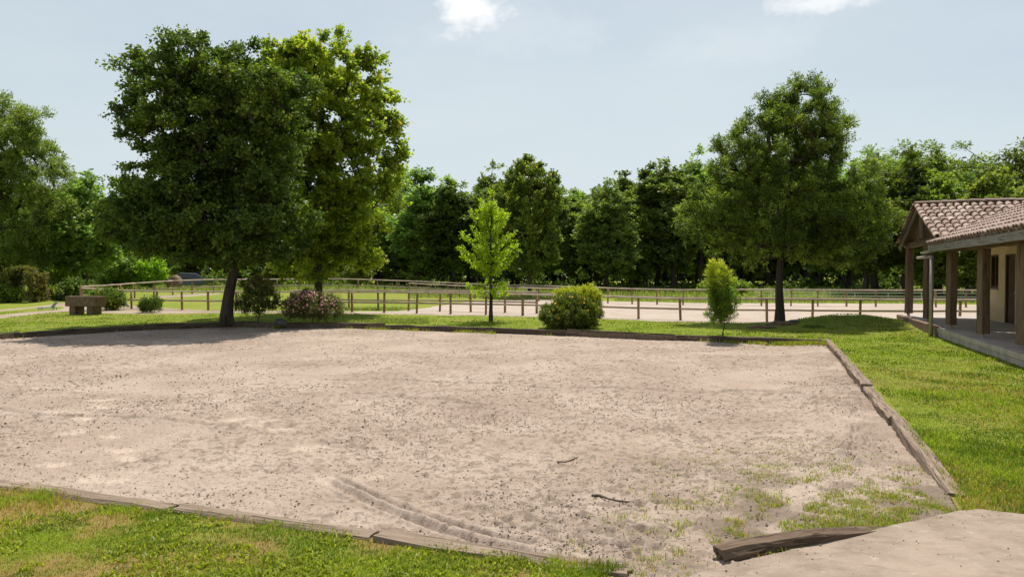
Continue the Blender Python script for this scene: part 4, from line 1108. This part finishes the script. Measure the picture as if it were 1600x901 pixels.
rng = np.random.default_rng(61); ug = []
for _ in range(1300):
    Yv = rng.uniform(60, 84); tx = rng.uniform(-1.0, 1.0); x = tx * Yv
    hmax = 1.6 * sstep(.4, .7, float(fbm(np.array(x * .12), np.array(Yv * .12), 70, 2))) + .35
    if .16 < tx < .40: hmax *= .2
    if -.20 < tx < .03: hmax += .8
    ug.append((x, Yv, float(hgt(x, Yv)) + rng.uniform(0, hmax)))
foliage_mass('undergrowth', 'low bushes and brambles on the floor of the wood', ug, .5, 'leaf_dark', 62)
fh = []
for _ in range(6000):
    Yv = rng.uniform(128, 142); tx = rng.uniform(-1.1, 1.1); fh.append((tx * Yv, Yv, .3 + rng.uniform(0, 1) ** .8 * (7 + 4 * float(vnoise(tx * 9, 0, 4)))))
foliage_mass('far_wood', 'far mass of sunlit green trees glimpsed between the trunks', fh, 1.3, 'leaf_wood_lit', 63, (1.1, .75), 4, 7)

# ------------------------------------------------------------------ shrubs
def shrub(name, label, px, Yv, lobes_px, mat, seed, n, crad=.16, leaf=(.05, .03), cat='shrub', stem_n=5, tipf=None, per=12, twigs=5, bias=2.2, bark='bark_pale', r=.02, group=None, up=.4, stem_h=.25, tip_r=.6, gap=0, outw=.8, parts=('stem', 'foliage'), spread=.03):
    b = base_at(px, Yv); lob = [L_(a, c, rx, ry, b, Yv, dep) for a, c, rx, ry, dep in lobes_px]
    ctr = np.mean([l[:3] for l in lob], 0)
    tr = [(0, 0, -.03), (0, 0, stem_h * .4), (0, 0, stem_h)]
    ms = make_tree(seed, tr, r, lob, n_clump=n, crad=crad, twigs=twigs, per=per, leaf=leaf, bias=bias, gap=gap, up=up, r_tip=.005, step=.15, tipf=tipf, spread=spread, tip_r=tip_r, outw=outw)
    return place(name, cat, label, b, ms, (bark, mat), group, parts), b, lob
def blossoms(root, lobes, n, size, mat, seed, petals=5, name='blossom', low=-1, sph=.95):
    rng = np.random.default_rng(seed); V = []; Q = []
    la = np.array(lobes)
    for i in range(n):
        l = la[rng.integers(len(la))]
        d = rng.normal(0, 1, 3); d /= np.linalg.norm(d)
        if d[1] > .3: d[1] *= -1
        if d[2] < low: d[2] = abs(d[2])
        p = l[:3] + d * l[3:6] * sph * rng.uniform(.9, 1.08) + d * .06
        u = np.cross(d, [0, 0, 1.]); u /= np.linalg.norm(u) + 1e-9; w = np.cross(d, u); s = size * rng.uniform(.7, 1.2)
        for k in range(petals):
            a = 2 * math.pi * k / petals; e = u * math.cos(a) + w * math.sin(a); f = -u * math.sin(a) + w * math.cos(a)
            b = len(V); V += [p, p + e * s * .55 + f * s * .35 + d * s * .15, p + e * s + d * s * .25, p + e * s * .55 - f * s * .35 + d * s * .15]; Q.append((b, b + 1, b + 2, b + 3))
    me = npmesh(name, np.array(V), Q=np.array(Q)); return link(name, me, MAT[mat], root)

# vase-shaped shrub
shrub('vase_shrub', 'dark vase-shaped shrub with bare stems, right of the big leaning trunk', 402, 24.3, [(402, 468, 30, 22, .6), (402, 450, 24, 16, .5), (382, 475, 14, 16, .35), (422, 472, 13, 18, .35), (400, 442, 12, 8, .25)], 'leaf_bush', 301, 230, .16, (.05, .032), r=.03, tipf=lambda h_, p_: .5 * (h_ > .7), stem_h=.15, gap=.3)
# pink flowering shrub
o, b, lob = shrub('spirea_shrub', 'wide shrub covered in dusty pink blossom by the round rock', 488, 24.4, [(485, 476, 36, 20, .8), (465, 480, 24, 18, .6), (512, 482, 24, 17, .6), (480, 464, 18, 9, .5)], 'leaf_spirea', 302, 420, .15, (.05, .026), stem_h=.1, tipf=None)
blossoms(o, lob, 430, .032, 'blossom_pink', 5, 6, low=-.4)
# dry plume beside it
shrub('dry_tuft', 'straw-coloured feathery plant leaning right of the pink shrub', 522, 24.6, [(522, 472, 10, 10, .3)], 'tall_grass', 312, 30, .2, (.06, .008), stem_h=.1, cat='plant', up=1.2)
# hypericum bushes
o, b, lob = shrub('hypericum_bush', 'dense rounded green bush dotted with yellow flowers on the arena edge', 891, 22.6, [(890, 490, 42, 25, .9), (868, 494, 23, 20, .7), (914, 491, 24, 22, .7), (890, 473, 28, 13, .6)], 'leaf_hyper', 303, 560, .13, (.052, .03), stem_h=.1, tipf=None)
blossoms(o, [l for l in lob], 34, .045, 'blossom_yellow', 7, 5, low=-.2)
shrub('golden_shrub', 'golden-tipped shrub rising behind the yellow-flowered bush', 905, 24.2, [(906, 464, 32, 12, .6), (888, 461, 20, 8, .5), (930, 474, 10, 20, .45), (918, 455, 14, 6, .4)], 'leaf_gold', 304, 330, .13, (.055, .022), stem_h=.15, tipf=lambda h_, p_: .85 * sstep(.3, .75, h_), up=1.0, tip_r=0)
# bright upright shrub (heavenly bamboo look)
b = base_at(1130, 19.6); rng = np.random.default_rng(27); cl = []
for i in range(34):
    az = rng.uniform(0, 6.28); ht = rng.uniform(1.15, 2.12); rd = rng.uniform(.08, .46) * (1.25 - .4 * (ht - 1.1))
    for f in np.linspace(rng.uniform(.34, .5), 1, 7):
        q_ = f ** .8; cl.append((-.10 * f + math.cos(az) * rd * q_ + rng.normal(0, .03), math.sin(az) * rd * q_ + rng.normal(0, .03), ht * f))
for i in range(9): cl.append((-.3 + rng.normal(0, .12), rng.normal(0, .1), rng.uniform(.45, .7)))
ms = make_tree(305, [(0, 0, -.03), (0, 0, .06), (0, 0, .14)], .03, clumps=np.array(cl), crad=.14, twigs=5, per=11, leaf=(.12, .017), up=1.3, outw=.6, r_tip=.006, step=.12, spread=.02, tip_r=0,
               tipf=lambda h_, p_: .9 * sstep(.45, .9, h_), leaf_up=.3)
place('nandina_shrub', 'shrub', 'upright golden-topped shrub on thin bare stems by the far border', b, ms, ('bark_pale', 'leaf_gold'), parts=('stem', 'foliage'))
# little bushes left
o, b, lob = shrub('flowering_bush', 'rounded green bush with yellow flowers behind the stone trough', 166, 33.6, [(164, 468, 26, 15, .8), (180, 473, 14, 13, .5)], 'leaf_hyper', 306, 240, .15, (.07, .04), stem_h=.1)
blossoms(o, lob, 24, .05, 'blossom_yellow', 8, 5)
shrub('low_bush', 'small yellowish-green bush alone on the lawn right of the stone trough', 236, 31.5, [(236, 475, 16, 11, .45), (228, 478, 9, 8, .3)], 'leaf_bush', 307, 120, .14, (.06, .035), stem_h=.08)
# shrubs and climbers in the left background
for i, (nm, lb, px, Yv, lobs, mt, n) in enumerate([
    ('garden_shrub', 'bright green shrub at the far left edge below the arch', 4, 41, [(0, 462, 26, 12, .8), (-30, 455, 30, 18, .9)], 'leaf_wood_lit', 160),
    ('garden_shrub', 'mid-green shrub just right of the leafy arch', 72, 46, [(76, 452, 14, 20, .8), (70, 440, 10, 12, .6)], 'leaf_wood_lit', 130),
    ('garden_shrub', 'lime-green shrub between the arch and the fence corner', 95, 47, [(96, 446, 16, 14, .8), (104, 436, 9, 12, .6)], 'leaf_bright', 130),
    ('garden_shrub', 'tall dark green shrub behind the lime-green one', 84, 52, [(86, 436, 22, 18, 1.2), (110, 430, 16, 14, 1.)], 'leaf_wood', 160),
    ('garden_shrub', 'grey-green rounded shrub against the fence corner', 115, 43, [(114, 456, 11, 12, .6)], 'leaf_bush', 90),
    ('garden_shrub', 'low pale shrub left of the grey-green one', 90, 43.5, [(86, 462, 16, 6, .6)], 'leaf_willow', 70),
    ('garden_shrub', 'pale grey-green bush behind the left fence rails', 200, 56, [(200, 420, 22, 18, 1.3), (180, 435, 20, 12, 1.)], 'leaf_willow', 200),
    ('garden_shrub', 'lime-yellow bush left of the brown earth heap', 240, 56, [(238, 425, 15, 18, 1.1), (228, 438, 10, 10, .8)], 'leaf_bright', 150),
    ('garden_shrub', 'pale bush under the trees right of the leaning trunk', 442, 58, [(442, 418, 18, 14, 1.2), (430, 430, 14, 12, 1.)], 'leaf_willow', 160),
    ('garden_shrub', 'light bush behind the far fence under the tall sunlit tree', 565, 60, [(560, 425, 16, 14, 1.2)], 'leaf_willow', 120),
    ('garden_shrub', 'low green hedge bush behind the far rails below the dome-shaped tree', 1130, 50, [(1130, 449, 34, 6, 1.)], 'leaf_wood_lit', 120),
]):
    shrub(nm, lb, px, Yv, lobs, mt, 330 + i, n, .4, (.17, .11), stem_h=.2, r=.04, spread=.08)
# leafy arch over the garden path
b = base_at(38, 41.5); k_ = 41.5 / F; cl = []; rng = np.random.default_rng(19)
for s_ in np.linspace(0, 1, 150):
    if s_ < .36: px, py = 18, 470 - (s_ / .36) * 36
    elif s_ > .64: px, py = 57, 434 + ((s_ - .64) / .36) * 36
    else:
        a = math.pi * (1 - (s_ - .36) / .28); px, py = 37.5 + 19.5 * math.cos(a), 434 - 11 * math.sin(a)
    for _ in range(2): cl.append(((px - 38 + rng.normal(0, 3.2)) * k_, rng.normal(0, .35), Zat(py + rng.normal(0, 2.2), 41.5) - b[2]))
for _ in range(30): cl.append(((14 - 38 + rng.normal(0, 8)) * k_, rng.normal(0, .3), Zat(rng.uniform(430, 468), 41.5) - b[2]))
tr = [(19 * k_, 0, 0), (19 * k_, 0, .7), (18 * k_, 0, 1.3)]
ms = make_tree(320, tr, .05, clumps=np.array(cl), crad=.2, twigs=5, per=12, leaf=(.11, .07), r_tip=.008, step=.2, tipf=lambda h_, p_: .3 * (p_[:, 0] > .1), spread=.05, tip_r=0)
place('leafy_arch', 'arch', 'leafy garden arch overgrown with climbers at the left edge', b, ms, ('bark_pale', 'leaf_arch'), parts=('stem', 'foliage'))

# ------------------------------------------------------------------ stone trough, rocks, lounger
Yv = 29.8; x0, y0 = XY(133, Yv); z0 = float(hgt(x0, y0)); k_ = Yv / F
root = empty('stone_trough', (x0, y0, z0), R(-14)); tag(root, 'long carved stone trough resting on two stone blocks on the lawn', 'trough')
mb = MB(); Lx, Ly, Lz = 1.55, .62, .44; zb = .36
# hollow basin: four walls and a floor
mb.box((0, -Ly / 2 + .06, zb + Lz / 2), (Lx, .12, Lz)); mb.box((0, Ly / 2 - .06, zb + Lz / 2), (Lx, .12, Lz))
mb.box((-Lx / 2 + .07, 0, zb + Lz / 2), (.14, Ly - .242, Lz - .004)); mb.box((Lx / 2 - .07, 0, zb + Lz / 2), (.14, Ly - .242, Lz - .004)); mb.box((0, 0, zb + .06), (Lx - .282, Ly - .242, .12))
mb.obj('basin', MAT['stone'], root, bevel=.02)
for sx in (-1, 1):
    mb = MB(); mb.box((sx * .46, 0, (zb - .05) / 2), (.33, .5, zb + .046)); mb.obj('support', MAT['stone'], root, bevel=.03)
def rock(name, label, x, y, r, mat, seed, cat='rock'):
    import bmesh
    bm = bmesh.new(); bmesh.ops.create_icosphere(bm, subdivisions=3, radius=1); rng = np.random.default_rng(seed)
    ph = rng.uniform(0, 6, 6)
    for v_ in bm.verts:
        c = v_.co; s = 1 + .12 * math.sin(c.x * 3 + ph[0]) + .1 * math.sin(c.y * 4 + ph[1]) + .1 * math.sin(c.z * 5 + c.x * 3 + ph[2]) + rng.normal(0, .012)
        v_.co = Vector((c.x * s * r[0], c.y * s * r[1], max(c.z * s, -.35) * r[2]))
    me = bpy.data.meshes.new(name); bm.to_mesh(me); bm.free(); o = link(name, me, MAT[mat], loc=(x, y, float(hgt(x, y)) + r[2] * .25)); tag(o, label, cat); return o
rock('round_rock', 'dark rounded rock between the vase-shaped shrub and the pink shrub', *XY(438, 24.0), (.24, .2, .17), 'stone_dark', 1)
rock('flat_stone', 'flat pale stone step at the foot of the dome-shaped tree', *XY(1222, 23.6), (.55, .25, .10), 'stone', 2, 'stone')
rock('flat_stone', 'low half-buried stone left of the dome-shaped tree foot', *XY(1190, 22.6), (.45, .22, .07), 'stone', 3, 'stone')
rock('flat_stone', 'small dark stone right of the dome-shaped tree foot', *XY(1240, 24.2), (.18, .14, .09), 'stone_dark', 4, 'stone')
x_, y_ = XY(273, 57.5); rock('earth_heap', 'reddish-brown heap of earth behind the left fence', x_, y_, (.52, .5, 1.1), 'brick', 5, 'heap')
shrub('ground_ivy', 'low dark ivy patch on the mound right of the dome-shaped tree', 1272, 22.6, [(1272, 515, 16, 2.5, .3)], 'leaf_bush', 351, 50, .10, (.05, .035), stem_h=.03, cat='plant')
# low blue recliner frame
Yv = 33.5; x0, y0 = XY(76, Yv); z0 = float(hgt(x0, y0)); root = empty('recliner_frame', (x0, y0, z0), R(8)); tag(root, 'small blue-grey reclining frame lying on the lawn left of the trough', 'recliner')
mb = MB(); mb.sweep([(-.45, -.15, .10), (.2, -.15, .11), (.28, -.15, .08)], circ(.018, 6)); mb.sweep([(-.45, .15, .10), (.2, .15, .11), (.28, .15, .08)], circ(.018, 6))
for i in range(8): mb.box((-.4 + i * .085, 0, .118), (.055, .30, .012))
mb.obj('bed_frame', MAT['blue_metal'], root)
M = Matrix.Rotation(R(-50), 3, 'Y'); mb = MB(); mb.box((.26, 0, .27), (.34, .28, .02), M); mb.obj('backrest', MAT['blue_metal'], root)
for lx_ in (-.42, .26):
    for ly_ in (-.14, .14):
        mb = MB(); mb.sweep([(lx_, ly_, -.02), (lx_ + .03, ly_, .1)], circ(.016, 6)); mb.obj('leg', MAT['blue_metal'], root)
# parked car seen under the crown
Yv = 62; x0, y0 = XY(300, Yv); z0 = float(hgt(x0, y0)); root = empty('parked_car', (x0, y0, z0), R(205)); tag(root, 'slate-grey car parked in the shade beyond the far fence', 'car')
prof = [(-2.0, .35), (-2.05, .7), (-1.85, .92), (-1.0, .98), (-.35, 1.42), (1.0, 1.46), (1.7, 1.05), (2.0, .95), (2.05, .4), (1.6, .3), (-1.6, .3)]
mb = MB(); n = len(prof); V = [(x, -.8 if z < 1.0 else -.66, z) for x, z in prof] + [(x, .8 if z < 1.0 else .66, z) for x, z in prof]
mb.add(V, [tuple(range(n)), tuple(range(n, 2 * n))[::-1]] + [(i, i + n, (i + 1) % n + n, (i + 1) % n) for i in range(n)]); mb.obj('body', MAT['car_paint'], root, bevel=.05)
mb = MB(); mb.add([(-.96, -.6, 1.02), (-.96, .6, 1.02), (-.42, .58, 1.40), (-.42, -.58, 1.40)], [(0, 1, 2, 3)]); o = mb.obj('windscreen', MAT['glass'], root); o.location = (-.02, 0, .01)
for sy in (-1, 1):
    mb = MB(); y = sy * .755; mb.add([(-.75, sy * .79, 1.02), (1.4, sy * .79, 1.04), (.95, sy * .69, 1.38), (-.3, sy * .69, 1.36)], [(0, 1, 2, 3)]); mb.obj('side_window', MAT['glass'], root)
    mb = MB(); mb.box((-2.03, sy * .58, .72), (.06, .3, .14)); mb.obj('headlight', MAT['metal'], root, bevel=.01)
    for sx in (-1.3, 1.3):
        mb = MB(); mb.sweep([(sx, sy * .68, .31), (sx, sy * .86, .31)], circ(.31, 20)); w = mb.obj('wheel', MAT['rubber'], root, bevel=.02)
        mb = MB(); mb.sweep([(sx, sy * .855, .31), (sx, sy * .875, .31)], circ(.18, 16)); r_ = mb.obj('rim', MAT['metal']); r_.parent = w

# ------------------------------------------------------------------ the building
U = Vector((.347, .938, 0)); Vv = Vector((.938, -.347, 0)); O3 = Vector((5.15, 0, 0))
def B(u, v, z): return O3 + U * u + Vv * v + Vector((0, 0, z))
RB = Matrix((U, Vv, Vector((0, 0, 1)))).transposed()       # local (u, v, z) -> world directions; left-handed, boxes are symmetric
broot = empty('porch_building', B(24, 0, 0)); tag(broot, 'low plastered building with a tiled roof and an open timber porch at the right edge', 'building')
bl = broot.location
def bbox(name, u0, u1, v0, v1, z0, z1, mat, parent=None, bevel=.006):
    mb = MB(); P = [B(u, v, z) - bl for z in (z0, z1) for v in (v0, v1) for u in (u0, u1)]
    mb.add(P, [(0, 1, 3, 2), (4, 6, 7, 5), (0, 4, 5, 1), (2, 3, 7, 6), (0, 2, 6, 4), (1, 5, 7, 3)])
    o = mb.obj(name, MAT[mat], parent or broot)
    if bevel: bv = o.modifiers.new('bevel', 'BEVEL'); bv.width = bevel; bv.segments = 2
    return o
def bbeam(name, a, b, w, h, mat, parent=None, **k): return beam(name, B(*a), B(*b), w, h, MAT[mat], broot, **k)
FZ = .25
bbox('porch_floor', 3, 27.0, -.18, 2.8, FZ - .12, FZ, 'concrete')
bbox('kerb_wall', 20.8, 27.03, -.21, -.03, -.3, FZ - .004 + .03, 'brick', bevel=.02)
bbox('floor_edge', 3, 20.77, -.16, 2.2, -.4, FZ - .125, 'concrete', bevel=.01)
bbox('floor_edge', 20.83, 26.95, 0, 2.2, -.4, FZ - .125, 'concrete', bevel=.01)
# walls with a window and a door opening (wall plane at v = 2.26)
wv0, wv1 = 2.26, 2.5
Wl = [(24.85 - .0, 24.85)]
def Yu(Yv_, v): return (Yv_ + v * .347) / .938
wu_end = 25.6; win = (24.35, 25.05 + .0); win = (Yu(22.1, 2.26), Yu(22.95, 2.26)); door = (Yu(20.6, 2.26), Yu(21.5, 2.26)); wu_end = Yu(23.3, 2.26)
mb = MB()
def wallbit(u0, u1, z0, z1):
    P = [B(u, v, z) - bl for z in (z0, z1) for v in (wv0, wv1) for u in (u0, u1)]
    mb.add(P, [(0, 1, 3, 2), (4, 6, 7, 5), (0, 4, 5, 1), (2, 3, 7, 6), (0, 2, 6, 4), (1, 5, 7, 3)])
zt_ = 3.1
wallbit(win[1], wu_end, FZ - .06, zt_); wallbit(win[0], win[1], FZ - .06, 1.31); wallbit(win[0], win[1], 2.42, zt_); wallbit(door[1], win[0], FZ - .06, zt_); wallbit(door[0], door[1], 2.40, zt_); wallbit(3, door[0], FZ - .06, zt_)
P = [B(u, v, z) - bl for z in (FZ, zt_) for v in (wv1, 7.5) for u in (wu_end - .25, wu_end)]
mb.add(P, [(0, 1, 3, 2), (4, 6, 7, 5), (0, 4, 5, 1), (2, 3, 7, 6), (0, 2, 6, 4), (1, 5, 7, 3)])
mb.obj('wall', MAT['plaster'], broot)
# room darkness is put into the dark opaque pane; no room behind
w_ = bbox('window', win[0], win[1], wv0 + .10, wv0 + .13, 1.31, 2.42, 'glass', bevel=0)
def wbox(par, name, u0, u1, v0, v1, z0, z1, mat):
    o = bbox(name, u0, u1, v0, v1, z0, z1, mat, par, 0); return o
for (u0, u1, z0, z1) in [(win[0], win[0] + .07, 1.31, 2.42), (win[1] - .07, win[1], 1.31, 2.42), (win[0] + .07, win[1] - .07, 1.31, 1.38), (win[0] + .07, win[1] - .07, 2.35, 2.42), ((win[0] + win[1]) / 2 - .025, (win[0] + win[1]) / 2 + .025, 1.38, 2.35)]:
    wbox(w_, 'window_frame', u0, u1, wv0 + .04, wv0 + .098, z0, z1, 'dark_wood')
wbox(w_, 'sill', win[0] - .04, win[1] + .04, wv0 - .04, wv0 + .09, 1.27, 1.308, 'concrete')
d_ = bbox('door', door[0] + .06, door[1] - .06, wv0 + .08, wv0 + .13, FZ + .01, 2.34, 'dark_wood')
for (u0, u1, z0, z1) in [(door[0], door[0] + .058, FZ, 2.40), (door[1] - .058, door[1], FZ, 2.40), (door[0] + .06, door[1] - .06, 2.342, 2.40)]:
    wbox(d_, 'door_frame', u0, u1, wv0 + .02, wv0 + .14, z0, z1, 'dark_wood')
for z0, z1 in ((.40, 1.1), (1.22, 2.2)): wbox(d_, 'door_panel', door[0] + .17, door[1] - .17, wv0 + .055, wv0 + .078, z0, z1, 'roof_wood')
wbox(d_, 'door_handle', door[0] + .10, door[0] + .14, wv0 + .02, wv0 + .078, 1.20, 1.24, 'metal')
# porch posts on metal feet
post_u = [26.6, 23.56, 20.58, 17.6, 14.72, 11.8, 8.9, 6.0]
for i, u in enumerate(post_u):
    tz = 2.72 if u > 20.9 else 2.40
    s_ = .205 if i != 4 else .25
    p_ = bbeam('porch_post', (u, .12, FZ + .10), (u, .12, tz - .004), s_, s_, 'post_wood', seg=8, rough=.004, round_=.06, seed=500 + i)
    mb = MB(); mb.sweep([B(u, .12, FZ - .01) - bl, B(u, .12, FZ + .103) - bl], circ(.035, 10)); f_ = mb.obj('post_foot', MAT['pipe'], broot)
# beams
bbeam('wall_plate', (20.95, .12, 2.82), (27.0, .12, 2.82), .2, .2, 'post_wood', seg=8, seed=520, rough=.004)
bbeam('wall_plate', (3, .12, 2.49), (20.9, .12, 2.49), .2, .18, 'roof_wood', seg=8, seed=521, rough=.004)
# gable truss
gu, ge, gz0, gz1 = 23.85, 3.05, 2.86, 4.05
sl_ = (gz1 - gz0) / ge
bbeam('king_post', (gu - .2, -.02, 2.93), (gu - .2, -.02, 3.85), .2, .2, 'post_wood', seg=4, seed=523)
bbeam('tie_beam', (gu - 1.4, .1, 3.25), (gu + 1.4, .1, 3.25), .12, .14, 'post_wood', seg=4, seed=524)
bbeam('strut', (gu + .9, .1, 2.93), (gu + .9, .1, 3.5), .14, .14, 'post_wood', seg=3, seed=525)
for sg in (-1, 1):
    bbeam('rafter', (gu, -.16, gz1 - .14), (gu + sg * ge, -.16, gz0 - .14), .05, .16, 'fascia_wood', seg=6, seed=526 + sg)
    for vv in (.9, 1.9, 2.9, 3.9): bbeam('rafter', (gu, vv, gz1 - .13), (gu + sg * ge, vv, gz0 - .13), .08, .12, 'roof_wood', seg=4, seed=530 + sg)
# boarding in the near half of the gable
mb = MB(); 
for i in range(9):
    u0 = gu - .35 - i * .2; zt2 = gz1 - sl_ * (gu - u0) - .17
    if zt2 < 2.95: break
    P = [B(u, v, z) - bl for z in (2.925,) for v in (.16, .185) for u in (u0 - .19, u0)] + [B(u, v, (zt2 - (.19 * sl_ if u < u0 else 0))) - bl for v in (.16, .185) for u in (u0 - .19, u0)]
    mb.add(P, [(0, 1, 3, 2), (4, 6, 7, 5), (0, 4, 5, 1), (2, 3, 7, 6), (0, 2, 6, 4), (1, 5, 7, 3)])
mb.obj('gable_boarding', MAT['post_wood'], broot)
# roofs of clay tiles: covers and pans row by row over a board deck
def tiled(name, E0, e, s, wid, length, seed, half=.105, rowl=.36):
    """E0 eave corner (world), e unit along the eave, s unit up the slope"""
    rng = np.random.default_rng(seed); nrm = e.cross(s).normalized()
    if nrm.z < 0: nrm = -nrm
    cols = int(wid / .225); rows = int(math.ceil(length / rowl)); V = []; Q = []; vv = []; K_ = 6
    for c in range(cols + 1):
        for r_ in range(rows):
            a0 = r_ * rowl - .03; a1 = min((r_ + 1) * rowl + .05, length)
            for cov in (1, 0):
                if cov == 0 and c == cols: continue
                xo = (c + (0 if cov else .5)) * .225 + rng.normal(0, .006)
                val = np.clip(rng.normal(.55, .22), 0, 1); b = len(V); j0 = rng.normal(0, .008); tl_ = rng.normal(0, .006)
                for (a_, lift, rad) in ((a0, .030 if cov else .006, .088), (a1, .002 if cov else -.012, .072)):
                    for k in range(K_ + 1):
                        th = math.pi * k / K_
                        if cov: lx, lz = rad * math.cos(th), rad * math.sin(th) * .9 + lift + .005
                        else: lx, lz = .085 * math.cos(th), -.05 * math.sin(th) + lift + .035
                        V.append(E0 + e * (xo + lx + tl_) + s * (a_ + j0) + nrm * (lz + .02) - bl)
                for k in range(K_): Q.append((b + k, b + k + 1, b + K_ + 2 + k, b + K_ + 1 + k)); vv.append(val)
                if cov:     # thickness seen at the lower end
                    b2 = len(V)
                    for k in range(K_ + 1):
                        th = math.pi * k / K_; V.append(E0 + e * (xo + .072 * math.cos(th) + tl_) + s * (a0 + j0) + nrm * (.072 * math.sin(th) * .9 + .05) - bl)
                    for k in range(K_): Q.append((b + k, b + k + 1, b2 + k + 1, b2 + k)); vv.append(val * .8)
    me = npmesh(name, np.array([tuple(x) for x in V]), Q=np.array(Q), smooth=True, fattr={'v': vv})
    o = link(name, me, MAT['tiles'], broot)
    mb = MB(); d = nrm * .012; P = [E0 + s * .03, E0 + s * .03 + e * wid, E0 + e * wid + s * length, E0 + s * length]
    P = [p - bl for p in P]; P2 = [p - nrm * .03 for p in P]
    mb.add(P + P2, [(0, 1, 2, 3), (7, 6, 5, 4), (0, 4, 5, 1), (1, 5, 6, 2), (2, 6, 7, 3), (3, 7, 4, 0)])
    dk = mb.obj('roof_boards', MAT['roof_wood']); dk.parent = o
    return o
# gable block: both slopes
run = ge; ln = math.hypot(run, gz1 - gz0)
sN = (B(gu, 0, gz1) - B(gu - ge, 0, gz0)).normalized(); sF = (B(gu, 0, gz1) - B(gu + ge, 0, gz0)).normalized()
tiled('gable_roof', B(gu - ge, -.2, gz0 - .04), Vv, sN, 7.2, ln, 1)
tiled('gable_roof', B(gu + ge, -.2, gz0 - .04), Vv, sF, 7.2, ln, 2)
# ridge tiles
mb = MB(); rng = np.random.default_rng(3)
for i in range(19):
    a = B(gu + rng.normal(0, .01), -.24 + i * .39, gz1 + .055 + rng.normal(0, .008)) - bl; b = B(gu + rng.normal(0, .01), -.24 + i * .39 + .42, gz1 + .045 + rng.normal(0, .006)) - bl
    mb.sweep([a, b], [(.13 * math.cos(x), .075 * math.sin(x)) for x in np.linspace(0, math.pi, 8)], scale=[1.0, .88], v=float(rng.uniform(.3, .8)))
mb.obj('ridge_tiles', MAT['tiles'], broot, smooth=False)
# main roof
mu0, mu1 = 3.0, 20.7; mez = 2.60; tanp = math.tan(R(24.2)); ml = 5.2
sM = (B(0, 1, tanp) - B(0, 0, 0)).normalized()
tiled('main_roof', B(mu0, -.45, mez), U, sM, mu1 - mu0, ml / math.cos(R(24.2)), 4)
sM2 = (B(0, -1, tanp) - B(0, 0, 0)).normalized()
mb = MB(); P = [B(mu0, -.45 + ml, mez + ml * tanp), B(mu1, -.45 + ml, mez + ml * tanp), B(mu1, -.45 + 2 * ml, mez), B(mu0, -.45 + 2 * ml, mez)]
P = [p - bl for p in P]; P2 = [p - Vector((0, 0, .08)) for p in P]; mb.add(P + P2, [(0, 1, 2, 3), (7, 6, 5, 4), (0, 4, 5, 1), (1, 5, 6, 2), (2, 6, 7, 3), (3, 7, 4, 0)], .5); mb.obj('rear_roof', MAT['tiles'], broot)
bbeam('fascia', (mu0, -.43, mez - .10), (mu1 - .02, -.43, mez - .10), .045, .19, 'fascia_wood', seg=20, seed=540, rough=.003)
bbeam('barge_board', (mu1 + .02, -.42, mez - .06), (mu1 + .02, -.42 + ml, mez - .06 + ml * tanp), .04, .18, 'fascia_wood', seg=6, seed=541, rough=.002)
for u in np.arange(4, 20.3, .75): bbeam('rafter', (float(u), -.40, mez - .085), (float(u), 2.25, mez - .085 + 2.65 * tanp), .07, .10, 'roof_wood', seg=3, seed=int(u * 40))
# wall triangle under the main roof end
mb = MB(); P = [B(u, v, z) - bl for u in (wu_end - .24, wu_end - .01) for v, z in ((2.27, zt_ - .001), (7.5, zt_ - .001), (6.8, 4.0), (4.6, 4.0))]
# flashing, gutter end and downpipe
mb = MB(); P = [B(20.5, -.42, 2.72), B(21.25, -.30, 2.70), B(21.2, .1, 2.84), B(20.6, .1, 2.84)]
P = [p - bl for p in P]; P2 = [p - Vector((0, 0, .012)) for p in P]; mb.add(P + P2, [(0, 1, 2, 3), (7, 6, 5, 4), (0, 4, 5, 1), (1, 5, 6, 2), (2, 6, 7, 3), (3, 7, 4, 0)]); mb.obj('flashing', MAT['metal'], broot)
mb = MB(); mb.sweep([B(20.3, -.36, 2.47) - bl, B(21.9, -.36, 2.45) - bl], [(.07 * math.cos(x), .07 * math.sin(x)) for x in np.linspace(math.pi, 2 * math.pi, 8)] + [(.06 * math.cos(x), .06 * math.sin(x)) for x in np.linspace(2 * math.pi, math.pi, 8)]); mb.obj('gutter', MAT['pipe'], broot, smooth=False)
mb = MB(); mb.sweep([B(22.9, -.30, 2.29) - bl, B(21.9, -.30, 2.285) - bl, B(20.75, -.32, 2.27) - bl], circ(.045, 10)); mb.sweep([B(20.8, -.33, 2.30) - bl, B(20.8, -.33, -.05) - bl], circ(.055, 12)); mb.obj('downpipe', MAT['pipe'], broot, smooth=True)
